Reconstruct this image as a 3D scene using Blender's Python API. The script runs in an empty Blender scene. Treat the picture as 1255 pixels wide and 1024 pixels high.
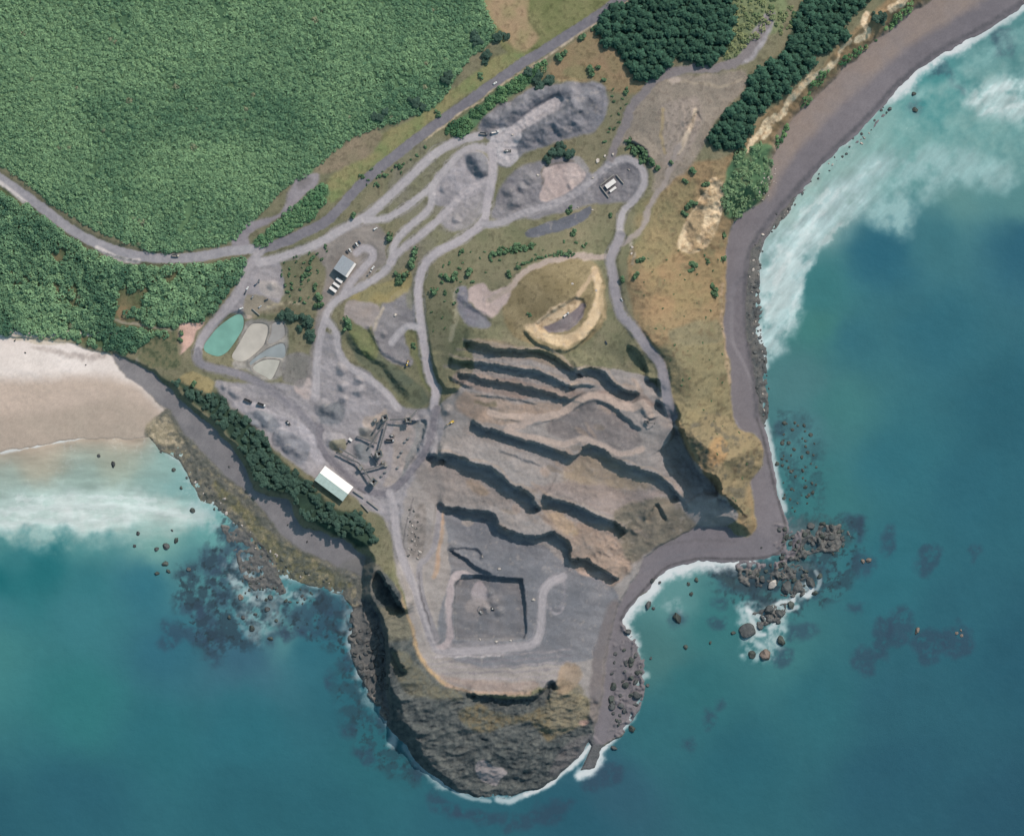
import bpy, math, random
import numpy as np
from mathutils import Vector

random.seed(7)
RNG = np.random.default_rng(11)
SC = bpy.context.scene
COL = SC.collection

# ------------------------------------------------------------ camera, sky, sun, exposure
CAMH = 8000.0
ZREF = 20.0
cam_d = bpy.data.cameras.new("camera")
cam = bpy.data.objects.new("camera", cam_d)
COL.objects.link(cam)
cam.location = (0, 0, ZREF + CAMH)
cam_d.sensor_fit = 'HORIZONTAL'
cam_d.sensor_width = 36.0
cam_d.lens = 36.0 * CAMH / 1255.0
cam_d.clip_start = 50.0
cam_d.clip_end = 60000.0
SC.camera = cam

SUN_AZ, SUN_EL = 36.0, 44.0
world = bpy.data.worlds.new("World")
SC.world = world
world.use_nodes = True
wn = world.node_tree
bg = wn.nodes["Background"]
sky = wn.nodes.new("ShaderNodeTexSky")
sky.sky_type = 'NISHITA'
sky.sun_disc = False
sky.sun_elevation = math.radians(SUN_EL)
sky.sun_rotation = math.radians(SUN_AZ)
sky.air_density = 1.0
sky.dust_density = 1.5
sky_tint = wn.nodes.new("ShaderNodeVectorMath")
sky_tint.operation = 'MULTIPLY'
sky_tint.inputs[1].default_value = (0.80, 1.12, 1.04)      # tint added to the skylight so that shadows turn teal
wn.links.new(sky.outputs[0], sky_tint.inputs[0])
wn.links.new(sky_tint.outputs[0], bg.inputs[0])
bg.inputs[1].default_value = 0.15
sun_d = bpy.data.lights.new("sun", 'SUN')
sun_d.energy = 3.6
sun_d.angle = math.radians(0.5)
sun_d.color = (1.0, 0.955, 0.90)
sun = bpy.data.objects.new("sun", sun_d)
COL.objects.link(sun)
sun.location = (600, 800, 1200)
sun.rotation_euler = (math.radians(90 - SUN_EL), 0, math.radians(180 - SUN_AZ))
SC.view_settings.view_transform = 'Standard'
SC.view_settings.look = 'None'
SC.view_settings.gamma = 1.0
SC.view_settings.exposure = 0.7

# how bright a sunlit level surface of albedo 1 renders (so colours below can be read off the picture)
KLIT = np.array([1.83, 2.09, 2.22])


def lin(c):
    c = np.asarray(c, dtype=np.float64) / 255.0
    return np.where(c <= 0.04045, c / 12.92, ((c + 0.055) / 1.055) ** 2.4)


def alb(c):
    return np.minimum(lin(c) / KLIT, 0.85)


# ------------------------------------------------------------ numeric helpers
def sstep(x):
    x = np.clip(x, 0, 1)
    return x * x * (3 - 2 * x)


_T = {}


def vnoise(x, y, seed):
    if seed not in _T:
        _T[seed] = np.random.default_rng(seed + 1000).random((256, 256)).astype(np.float32)
    t = _T[seed]
    xi = np.floor(x).astype(np.int64)
    yi = np.floor(y).astype(np.int64)
    fx = (x - xi).astype(np.float32)
    fy = (y - yi).astype(np.float32)
    fx = fx * fx * (3 - 2 * fx)
    fy = fy * fy * (3 - 2 * fy)
    x0 = xi & 255
    x1 = (xi + 1) & 255
    y0 = yi & 255
    y1 = (yi + 1) & 255
    return (t[y0, x0] * (1 - fx) + t[y0, x1] * fx) * (1 - fy) + (t[y1, x0] * (1 - fx) + t[y1, x1] * fx) * fy


def fbm(x, y, scale, seed, octv=4, gain=0.5, ridged=False):
    a, s, tot = 1.0, 0.0, 0.0
    c, sn = math.cos(0.6), math.sin(0.6)
    u, v = x / scale, y / scale
    for o in range(octv):
        n = vnoise(u + 17.3 * o, v - 9.1 * o, seed + o)
        if ridged:
            n = 1 - np.abs(2 * n - 1)
        s = s + a * n
        tot += a
        a *= gain
        u, v = (u * c - v * sn) * 2.03, (u * sn + v * c) * 2.03
    return s / tot          # about 0..1


def smooth_line(p, n=6, closed=False):
    p = np.asarray(p, dtype=np.float64)
    m = len(p)
    if m < 3:
        return p
    out = []
    segs = m if closed else m - 1
    for i in range(segs):
        if closed:
            a, b, c, d = p[(i - 1) % m], p[i], p[(i + 1) % m], p[(i + 2) % m]
        else:
            a, b, c, d = p[max(i - 1, 0)], p[i], p[i + 1], p[min(i + 2, m - 1)]
        for k in range(n):
            t = k / n
            out.append(0.5 * ((2 * b) + (c - a) * t + (2 * a - 5 * b + 4 * c - d) * t * t + (3 * b - a - 3 * c + d) * t ** 3))
    if not closed:
        out.append(p[-1])
    return np.array(out)


# the land is one height field; x runs right and y runs down in metres, as on a map
STEP = 1.25
fx = np.arange(-45, 1300.1, STEP)
fy = np.arange(-45, 1070.1, STEP)
ext = np.array([6, 14, 30, 60, 120, 240, 500, 1000, 2200, 5000.0])
GX = np.concatenate([fx[0] - ext[::-1], fx, fx[-1] + ext])
GY = np.concatenate([fy[0] - ext[::-1], fy, fy[-1] + ext])
PX, PY = np.meshgrid(GX, GY)
NY, NX = PX.shape
print("grid", NX, NY)
# warped coordinates make every traced outline irregular
_w1 = fbm(PX, PY, 14, 1, 4) - 0.5
_w2 = fbm(PX, PY, 14, 21, 4) - 0.5
WX = PX + _w1 * 7
WY = PY + _w2 * 7
N_big = fbm(PX, PY, 70, 40, 4)
N_mid = fbm(PX, PY, 16, 50, 4)
N_fine = fbm(PX, PY, 4.0, 60, 3)
N_grain = RNG.random(PX.shape).astype(np.float32)
N_rid = fbm(PX, PY, 22, 70, 5, 0.55, True)
# beyond the surveyed ground the cells are large: let the noise die away there
_out = np.maximum.reduce([-40 - PX, PX - 1295, -40 - PY, PY - 1065, np.zeros(PX.shape)])
_k = np.exp(-_out / 8.0)
N_big, N_mid, N_fine, N_grain, N_rid = [0.5 + (a - 0.5) * _k for a in (N_big, N_mid, N_fine, N_grain, N_rid)]


def box_slice(p, m):
    x0, y0 = p.min(0) - m
    x1, y1 = p.max(0) + m
    i0, i1 = np.searchsorted(GX, [x0, x1])
    j0, j1 = np.searchsorted(GY, [y0, y1])
    return slice(max(j0 - 1, 0), min(j1 + 1, NY)), slice(max(i0 - 1, 0), min(i1 + 1, NX))


def seg_dist(p, x, y, closed):
    """distance to a polyline, and inside flag when closed"""
    best = np.full(x.shape, 1e18)
    inside = np.zeros(x.shape, bool)
    m = len(p)
    for i in range(m if closed else m - 1):
        ax, ay = p[i]
        bx, by = p[(i + 1) % m]
        dx, dy = bx - ax, by - ay
        L = dx * dx + dy * dy + 1e-12
        t = np.clip(((x - ax) * dx + (y - ay) * dy) / L, 0, 1)
        d = (x - ax - t * dx) ** 2 + (y - ay - t * dy) ** 2
        np.minimum(best, d, out=best)
        if closed and ay != by:
            cond = ((ay > y) != (by > y)) & (x < dx * (y - ay) / dy + ax)
            inside ^= cond
    return np.sqrt(best), inside


def sd_poly(p, m=10, warp=True, sm=True):
    p = np.asarray(p, dtype=np.float64)
    if sm:
        p = smooth_line(p, 3, True)
    sl = box_slice(p, m + 4)
    x, y = (WX[sl], WY[sl]) if warp else (PX[sl], PY[sl])
    d, ins = seg_dist(p, x, y, True)
    return sl, np.where(ins, d, -d)


def line_param(p, m, warp=False):
    """distance, signed side (left of travel positive), arc position 0..1"""
    p = np.asarray(p, dtype=np.float64)
    sl = box_slice(p, m)
    x, y = (WX[sl], WY[sl]) if warp else (PX[sl], PY[sl])
    best = np.full(x.shape, 1e18)
    side = np.zeros(x.shape)
    arc = np.zeros(x.shape)
    seg = np.hypot(*(p[1:] - p[:-1]).T)
    cum = np.concatenate([[0], np.cumsum(seg)])
    for i in range(len(p) - 1):
        ax, ay = p[i]
        dx, dy = p[i + 1] - p[i]
        L = dx * dx + dy * dy + 1e-12
        t = np.clip(((x - ax) * dx + (y - ay) * dy) / L, 0, 1)
        d = (x - ax - t * dx) ** 2 + (y - ay - t * dy) ** 2
        cr = (dy * (x - ax) - dx * (y - ay))   # y down: positive = left of travel
        upd = d < best
        best = np.where(upd, d, best)
        side = np.where(upd, np.sign(cr), side)
        arc = np.where(upd, cum[i] + t * seg[i], arc)
    return sl, np.sqrt(best), side, arc / cum[-1], cum[-1]


def inpoly(p, x, y):
    return seg_dist(np.asarray(p, float), np.atleast_1d(np.asarray(x, float)), np.atleast_1d(np.asarray(y, float)), True)[1]


# ------------------------------------------------------------ outlines read off the photograph (map metres)
COAST = [(1900, -420), (1500, -160), (1330, -45), (1254, 5), (1236, 18), (1210, 36), (1180, 52), (1154, 65), (1124, 84), (1103, 104), (1090, 122), (1070, 143), (1050, 163),
         (1027, 184), (1004, 204), (986, 227), (976, 242), (968, 257), (952, 272), (938, 293), (931, 319), (930, 339), (926, 377), (927, 400),
         (933, 420), (936, 441), (937, 484), (932, 510), (936, 522), (943, 545), (947, 568), (953, 596), (960, 622), (966, 642), (964, 662), (956, 680), (936, 685),
         (895, 688), (864, 687), (839, 691), (816, 699), (803, 711), (786, 731), (771, 746), (763, 760), (766, 778), (779, 792), (791, 824), (776, 840), (786, 852),
         (777, 868), (768, 889), (752, 904), (738, 916), (728, 942), (711, 945), (726, 914), (722, 908), (706, 930), (681, 955), (665, 965), (640, 972), (621, 979), (590, 977), (562, 970), (544, 960), (524, 945), (509, 932),
         (496, 912), (483, 898), (474, 889), (472, 866), (452, 848), (440, 828), (430, 800), (430, 777), (432, 745), (417, 728), (384, 718), (345, 706),
         (319, 670), (296, 650), (278, 633), (265, 619), (245, 613), (228, 578), (217, 562), (196, 550), (182, 536), (153, 538), (110, 536), (97, 535), (51, 544),
         (0, 553), (-200, 590), (-900, 640), (-5200, 700), (-5200, -5200), (2400, -5200)]
SAND = [(-5200, 300), (-300, 395), (0, 413), (41, 414), (84, 420), (112, 431), (140, 436), (138, 445), (153, 459), (173, 472), (189, 490), (204, 505), (212, 520), (190, 535), (182, 545),
        (153, 545), (100, 545), (51, 552), (0, 562), (-200, 600), (-900, 650), (-5200, 720)]
WSHIN = [(137, 433), (163, 444), (186, 456), (204, 472), (222, 492), (243, 510), (265, 528), (286, 553), (303, 580), (308, 594), (320, 604), (353, 614), (366, 642),
         (381, 648), (422, 662), (436, 673), (446, 686), (443, 708), (432, 706), (396, 688), (371, 675), (345, 657), (320, 624), (301, 604), (275, 586), (255, 563), (230, 537),
         (217, 518), (204, 503), (178, 479), (160, 465), (140, 447)]
WREEF = [(204, 500), (217, 516), (230, 535), (255, 561), (275, 584), (301, 602), (320, 622), (345, 655), (371, 673), (396, 686), (434, 704), (446, 712), (442, 740), (434, 752), (415, 742),
         (384, 728), (345, 716), (325, 690), (296, 658), (276, 640), (245, 620), (228, 590), (215, 570), (192, 552), (176, 532), (184, 516)]
ESHIN = [(1330, -100), (1200, -40), (1134, 5), (1098, 31), (1073, 48), (1042, 79), (999, 120), (971, 148), (952, 178), (946, 222), (936, 245), (908, 263), (893, 288), (890, 342), (888, 388),
         (891, 428), (897, 450), (899, 510), (910, 525), (926, 533), (936, 551), (932, 574), (920, 587), (923, 612), (928, 638), (921, 655), (905, 657), (892, 646), (864, 645), (844, 650),
         (823, 661), (803, 672), (786, 688), (783, 702), (760, 740), (745, 800), (740, 850), (728, 900), (738, 912), (775, 890), (800, 830), (790, 780), (780, 740), (820, 705), (870, 695), (960, 695), (985, 650), (960, 560), (950, 400), (980, 265), (1100, 140), (1300, 10)]
EBOUL = [(975, 240), (955, 262), (936, 285), (922, 310), (916, 350), (915, 393), (921, 428), (926, 459), (930, 500), (935, 520), (944, 520), (944, 484), (943, 440), (938, 418), (934, 398), (934, 340), (938, 315), (946, 293), (962, 272), (985, 250)]

# quarry and other grounds
PITF = [(545, 628), (575, 634), (604, 640), (614, 655), (645, 664), (665, 668), (690, 690), (716, 704), (742, 712), (762, 740), (752, 770), (748, 800), (690, 812), (600, 818), (545, 800), (538, 760), (552, 700), (548, 660)]
INPIT = [(549, 672), (572, 686), (590, 701), (626, 708), (642, 709), (645, 775), (640, 783), (558, 783), (557, 722)]
QUARRY = [(535, 500), (560, 478), (580, 455), (585, 422), (640, 428), (700, 450), (740, 452), (790, 462), (815, 485), (828, 520), (846, 560), (880, 600), (905, 630), (890, 645), (850, 650), (800, 675), (770, 735), (756, 770), (750, 810), (742, 860),
          (700, 845), (660, 842), (600, 850), (562, 842), (530, 825), (512, 790), (500, 745), (488, 700), (478, 650), (470, 628), (486, 590), (520, 548)]
YARD = [(262, 466), (300, 470), (345, 470), (372, 470), (384, 440), (395, 410), (415, 412), (424, 440), (445, 450), (470, 475), (498, 500), (530, 500), (545, 520), (530, 560), (500, 600), (486, 640), (450, 622), (420, 600),
        (385, 585), (350, 560), (325, 538), (302, 512), (276, 492)]
YARD2 = [(498, 352), (509, 378), (511, 400), (497, 408), (506, 440), (496, 450), (473, 440), (460, 421), (457, 398), (468, 375)]
CARP = [(303, 318), (340, 320), (348, 345), (345, 368), (330, 380), (300, 386), (278, 384), (262, 396), (268, 380), (290, 352)]
Q1 = [(585, 158), (603, 136), (640, 115), (655, 108), (691, 102), (737, 104), (745, 120), (740, 150), (714, 166), (678, 177), (640, 190), (621, 206), (604, 196), (600, 175)]
Q2 = [(524, 238), (540, 218), (560, 196), (583, 185), (598, 196), (600, 215), (594, 240), (575, 262), (556, 282), (540, 272), (548, 256), (530, 250)]
Q3 = [(604, 268), (610, 240), (625, 216), (650, 200), (690, 193), (712, 200), (728, 212), (748, 196), (775, 194), (788, 210), (784, 232), (770, 248), (745, 250), (722, 252), (690, 262), (640, 270)]
Q4 = [(645, 292), (645, 282), (691, 268), (724, 254), (720, 268), (691, 284), (660, 292)]
KNOB = [(622, 352), (650, 328), (690, 318), (716, 318), (735, 330), (742, 365), (738, 400), (715, 420), (690, 430), (655, 424), (630, 412), (618, 385)]
HEAD = [(796, 275), (813, 225), (850, 200), (895, 192), (935, 142), (990, 97), (1035, 50), (1066, 20), (1140, -40), (1330, -140), (1330, -60), (1134, 8), (1098, 34), (1042, 82), (972, 150), (952, 180), (946, 225), (910, 262),
        (893, 290), (890, 390), (896, 450), (900, 515), (925, 535), (936, 553), (920, 590), (928, 640), (918, 656), (905, 640), (880, 602), (857, 579), (841, 552), (827, 514), (815, 470), (800, 428), (778, 398), (768, 350), (772, 310)]
ISLE = [(465, 700), (480, 712), (490, 740), (505, 780), (520, 820), (562, 842), (600, 851), (640, 853), (668, 838), (700, 842), (742, 862), (736, 905), (720, 912), (690, 960), (620, 985), (560, 978), (500, 930), (468, 890), (440, 845), (425, 790), (432, 745), (445, 712)]
SCRUB_N = [(-130, -130), (545, -130), (572, -45), (600, 25), (606, 48), (575, 72), (560, 95), (535, 130), (500, 145), (455, 158), (432, 170), (405, 190), (380, 212), (352, 228), (330, 250), (300, 282), (285, 296), (240, 305), (200, 308), (150, 295), (115, 280), (84, 262), (56, 244), (28, 220), (0, 203), (-45, 177), (-130, 130)]
SCRUB_S = [(-130, 160), (-45, 200), (0, 226), (28, 246), (60, 272), (92, 296), (118, 312), (145, 322), (175, 325), (204, 327), (245, 325), (290, 318), (298, 325), (280, 355), (258, 382), (245, 392), (216, 397), (205, 410), (186, 414), (172, 426), (156, 432), (140, 428), (110, 424), (84, 415), (41, 410), (0, 409), (-45, 402), (-130, 394)]
SCRUB_MID = [(310, 298), (325, 286), (350, 262), (375, 240), (392, 225), (402, 236), (388, 262), (368, 277), (345, 290), (325, 300)]
SCRUB_RD = [(545, 160), (575, 140), (610, 112), (645, 90), (662, 76), (668, 84), (650, 104), (620, 122), (600, 136), (582, 156), (565, 168)]
SCRUB_E = [(885, 232), (893, 205), (908, 185), (940, 176), (948, 190), (946, 215), (936, 240), (912, 262), (888, 264)]
PINES_A = [(734, 28), (747, 15), (775, -3), (800, -35), (890, -35), (893, 0), (898, 13), (893, 50), (880, 72), (864, 79), (841, 75), (816, 78), (803, 92), (788, 97), (777, 92), (755, 64), (734, 43)]
PINES_B = [(988, 0), (1000, -35), (1070, -35), (1062, 0), (1037, 23), (1033, 46), (1019, 58), (996, 69), (991, 87), (976, 92), (965, 112), (935, 135), (920, 153), (910, 173), (890, 187), (875, 180), (870, 163), (887, 143), (913, 120), (915, 102), (936, 84), (960, 61), (970, 33)]
CLIFFTREES = [(214, 466), (235, 475), (252, 484), (268, 480), (280, 494), (302, 513), (326, 540), (350, 568), (380, 594), (412, 624), (436, 628), (452, 642), (458, 655), (456, 666), (442, 672), (426, 661), (402, 651), (385, 641), (372, 634), (359, 609), (326, 597), (314, 586), (308, 573), (291, 546), (270, 519), (248, 501), (226, 482)]
POND_DEF = [
    ("teal", [(288, 386), (297, 387), (298, 400), (292, 412), (281, 428), (272, 435), (264, 436), (252, 431), (250, 423), (259, 410), (269, 399)]),
    ("mud", [(305, 400), (314, 396), (326, 398), (328, 405), (325, 418), (318, 428), (302, 441), (290, 442), (284, 436), (292, 422)]),
    ("silt", [(334, 396), (346, 396), (349, 408), (346, 414), (334, 421), (328, 419), (332, 408)]),
    ("wet", [(331, 426), (347, 421), (349, 436), (338, 440), (322, 438), (310, 448), (306, 444), (318, 434)]),
    ("pale", [(311, 448), (324, 441), (340, 441), (342, 445), (333, 464), (326, 462), (312, 454)])]

ROADS = [  # name, width, colour pair, points
    ("road", 11.5, (118, 115, 123), (126, 123, 129), [(1000, -190), (870, -80), (800, -28), (760, 0), (734, 20), (698, 43), (665, 64), (638, 80), (600, 107), (549, 143), (498, 181), (447, 222), (404, 268), (371, 286), (345, 298), (318, 306)]),
    ("road", 11, (144, 142, 148), (156, 153, 157), [(-300, 60), (-60, 180), (0, 219), (26, 236), (51, 254), (84, 279), (112, 295), (143, 307), (173, 314), (204, 317), (242, 315), (281, 308), (318, 305)]),
    ("haul_road", 10, (156, 151, 155), (166, 161, 164), [(320, 306), (304, 330), (291, 361), (268, 389), (252, 408), (243, 426), (242, 438)]),
    ("haul_road", 9, (126, 124, 130), (138, 134, 140), [(242, 430), (243, 442), (254, 449), (272, 453), (298, 460), (320, 470), (345, 488), (368, 506), (390, 530)]),
    ("haul_road", 9.5, (164, 159, 163), (174, 169, 171), [(318, 322), (345, 315), (384, 301), (422, 280), (447, 266), (462, 255), (498, 222), (531, 191), (562, 173), (588, 167)]),
    ("haul_road", 7.5, (164, 159, 163), (174, 169, 171), [(600, 184), (583, 181), (565, 188), (542, 213), (526, 232), (493, 257), (473, 268), (447, 270)]),
    ("haul_road", 8, (164, 159, 163), (174, 169, 171), [(530, 228), (526, 256), (494, 285), (483, 302), (480, 319), (470, 334), (447, 349), (422, 362), (404, 378), (394, 408), (389, 438), (387, 472), (387, 487)]),
    ("haul_road", 8, (164, 159, 163), (172, 166, 169), [(596, 222), (570, 236), (549, 259), (519, 286), (490, 308), (479, 322)]),
    ("haul_road", 9.5, (164, 159, 164), (174, 168, 171), [(601, 180), (604, 196), (604, 214), (598, 245), (592, 272), (562, 296), (537, 309), (520, 326), (513, 352), (515, 388), (519, 418), (526, 459), (534, 477), (532, 500)]),
    ("haul_road", 7.5, (154, 150, 155), (164, 160, 163), [(592, 275), (613, 274), (640, 262), (678, 250), (706, 237), (730, 217), (750, 200), (770, 196), (785, 206), (789, 225), (778, 245), (765, 258), (760, 272), (757, 296), (747, 317)]),
    ("dirt_track", 5.5, (158, 148, 142), (150, 142, 138), [(832, 180), (816, 219), (803, 242), (793, 260), (790, 273), (778, 288), (762, 300)]),
    ("dirt_track", 10, (138, 132, 133), (128, 122, 124), [(748, 195), (757, 172), (766, 152), (778, 127), (798, 105), (816, 93), (849, 86), (878, 86), (905, 76), (920, 58), (936, 34), (943, 20)]),
    ("dirt_track", 6.5, (184, 168, 158), (172, 158, 148), [(746, 317), (716, 315), (691, 316), (660, 326), (640, 336), (623, 354), (598, 368)]),
    ("haul_road", 11, (136, 133, 140), (144, 140, 145), [(760, 290), (748, 316), (750, 335), (753, 358), (760, 385), (775, 402), (793, 428), (808, 446), (813, 467), (817, 490), (824, 510)]),
    ("dirt_track", 8, (178, 162, 152), (188, 170, 158), [(796, 508), (788, 496), (772, 500), (747, 490), (724, 485), (704, 494), (686, 506), (660, 511), (630, 510), (600, 506)]),
    ("dirt_track", 6.5, (172, 158, 150), (182, 166, 156), [(785, 550), (762, 556), (742, 546), (716, 537), (691, 543), (665, 538), (640, 533), (622, 526), (640, 520), (668, 511)]),
    ("haul_road", 7.5, (118, 115, 122), (128, 124, 130), [(536, 500), (532, 515), (529, 532), (519, 556), (498, 584), (478, 602), (463, 604), (442, 597), (422, 580), (400, 558), (391, 538), (393, 524)]),
    ("haul_road", 9, (156, 152, 156), (166, 161, 164), [(478, 604), (483, 625), (486, 653), (493, 683), (508, 719), (519, 752), (527, 778), (536, 795), (560, 798), (640, 792), (660, 780), (664, 750), (668, 720), (690, 706)]),
    ("haul_road", 6, (142, 138, 142), (150, 146, 149), [(539, 622), (534, 663), (524, 683), (514, 694), (517, 727), (529, 765), (536, 784)]),
    ("dirt_track", 7, (168, 158, 160), (176, 166, 166), [(576, 707), (560, 706), (552, 716), (551, 767), (549, 784), (540, 792)]),
    ("haul_road", 7, (164, 160, 163), (172, 167, 170), [(400, 392), (412, 408), (416, 432), (430, 450), (452, 464), (474, 482), (488, 500)]),
    ("haul_road", 7, (168, 164, 167), (176, 171, 174), [(513, 402), (500, 400), (490, 408), (480, 420)]),
    ("haul_road", 8, (164, 159, 163), (172, 166, 169), [(420, 364), (430, 346), (444, 330), (456, 318), (456, 308), (446, 304), (437, 310)]),
    ("haul_road", 9, (174, 169, 172), (182, 176, 178), [(604, 178), (630, 160), (655, 140), (682, 124)]),
    ("dirt_track", 2, (165, 155, 140), (150, 144, 128), [(142, 393), (165, 397), (190, 402), (208, 404), (220, 405)]),
    ("dirt_track", 2, (165, 155, 140), (150, 144, 128), [(175, 420), (172, 432), (166, 442)]),
]

# ------------------------------------------------------------ heights
CP = [(-45, -45, 70), (150, 0, 66), (300, 0, 60), (450, 0, 52), (560, 0, 47), (0, 100, 54), (200, 100, 54), (400, 120, 43), (500, 90, 44), (0, 214, 36), (100, 180, 44), (112, 293, 30), (204, 317, 27),
      (305, 305, 24), (250, 240, 36), (380, 200, 34), (447, 222, 32), (550, 143, 36), (640, 76, 42), (700, 43, 46), (760, 0, 50), (680, 10, 47), (620, 30, 45), (-300, 60, 60), (-300, 300, 20), (300, -200, 70), (700, -200, 62), (1000, -190, 55), (1200, -200, 30), (1000, -60, 48),
      (0, 300, 25), (100, 340, 19), (200, 360, 20), (0, 400, 9), (100, 405, 8), (170, 420, 11), (230, 410, 16), (260, 380, 20), (-200, 380, 10),
      (270, 410, 14), (320, 410, 14), (245, 440, 16), (300, 462, 16), (350, 480, 18), (290, 490, 16), (340, 540, 18), (390, 570, 20), (410, 590, 22), (440, 620, 22), (470, 640, 24), (482, 680, 26), (490, 720, 28), (515, 770, 26),
      (460, 560, 20), (420, 520, 18), (400, 490, 18), (420, 430, 23), (395, 408, 24), (389, 450, 20), (422, 362, 26), (420, 325, 26), (470, 334, 30), (480, 300, 32), (384, 301, 27), (345, 340, 22), (320, 360, 20), (350, 390, 17),
      (450, 390, 30), (490, 420, 30), (512, 352, 36), (519, 418, 35), (531, 497, 30), (526, 459, 32), (480, 490, 22), (455, 440, 26), (500, 530, 22),
      (590, 170, 36), (540, 230, 34), (620, 185, 37), (690, 140, 40), (735, 120, 44), (640, 240, 38), (690, 225, 38), (595, 260, 36), (650, 290, 46), (720, 262, 44), (745, 225, 42), (780, 150, 50), (770, 220, 46), (757, 296, 60), (747, 316, 66),
      (840, 170, 58), (816, 90, 56), (900, 80, 58), (940, 30, 58), (900, 150, 55), (960, 100, 50), (860, 230, 52), (985, 105, 40), (1050, 40, 38),
      (690, 325, 73), (640, 336, 67), (622, 380, 72), (685, 360, 88), (735, 370, 77), (690, 412, 84), (600, 375, 62), (570, 380, 54), (550, 350, 46), (560, 420, 54), (600, 415, 76), (580, 330, 48),
      (640, 430, 77), (600, 424, 74), (690, 446, 78), (640, 454, 67.5), (600, 448, 64), (640, 474, 58.5), (600, 467, 55), (560, 460, 48), (660, 545, 46), (600, 526, 42), (560, 500, 38), (626, 595, 32), (575, 566, 32), (540, 560, 29), (600, 628, 18), (550, 622, 20), (640, 656, 16),
      (740, 555, 43), (790, 578, 40), (705, 620, 27), (745, 642, 22), (700, 670, 15), (735, 697, 10), (745, 462, 68), (750, 500, 58), (700, 515, 52), (780, 530, 54), (790, 480, 66),
      (800, 420, 88), (830, 450, 80), (780, 340, 82), (850, 330, 40), (890, 350, 8), (888, 420, 12), (850, 480, 66), (892, 500, 28), (860, 540, 66), (880, 560, 58), (900, 600, 44), (915, 640, 26), (925, 560, 24), (905, 545, 42), (830, 380, 62), (860, 400, 38),
      (752, 357, 76), (775, 400, 82), (808, 444, 78), (816, 490, 66), (845, 560, 44), (868, 600, 34), (835, 610, 20), (845, 640, 9), (800, 640, 15), (770, 610, 27), (760, 650, 16), (740, 590, 34), (780, 690, 5), (810, 600, 28),
      (555, 660, 13), (600, 680, 13), (700, 720, 12), (740, 780, 9), (640, 800, 13), (590, 750, 13), (560, 720, 14), (620, 760, 13), (525, 700, 24), (535, 640, 24), (545, 790, 13), (525, 805, 20), (512, 740, 28), (660, 690, 13),
      (560, 830, 21), (640, 842, 22), (690, 830, 16), (620, 885, 14), (700, 870, 14), (735, 880, 6), (720, 900, 5), (560, 900, 18), (600, 930, 11), (600, 955, 4), (660, 930, 8), (530, 880, 31), (500, 850, 33), (505, 820, 33), (520, 905, 26), (640, 900, 12)]


def rbf_field():
    P = np.array(CP, float)
    n = len(P)
    c2 = 18.0 ** 2
    A = np.zeros((n + 1, n + 1))
    D = np.sqrt((P[:, None, 0] - P[None, :, 0]) ** 2 + (P[:, None, 1] - P[None, :, 1]) ** 2 + c2)
    A[:n, :n] = -D - 2.0 * np.eye(n)
    A[:n, n] = 1
    A[n, :n] = 1
    w = np.linalg.solve(A, np.concatenate([P[:, 2], [0]]))
    h = np.full(PX.shape, w[n], dtype=np.float64)
    cx = np.clip(PX, -320, 1350)
    cy = np.clip(PY, -220, 1150)
    for i in range(n):
        h -= w[i] * np.sqrt((cx - P[i, 0]) ** 2 + (cy - P[i, 1]) ** 2 + c2)
    return h


H = np.clip(rbf_field(), 1.0, 92.0)

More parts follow.
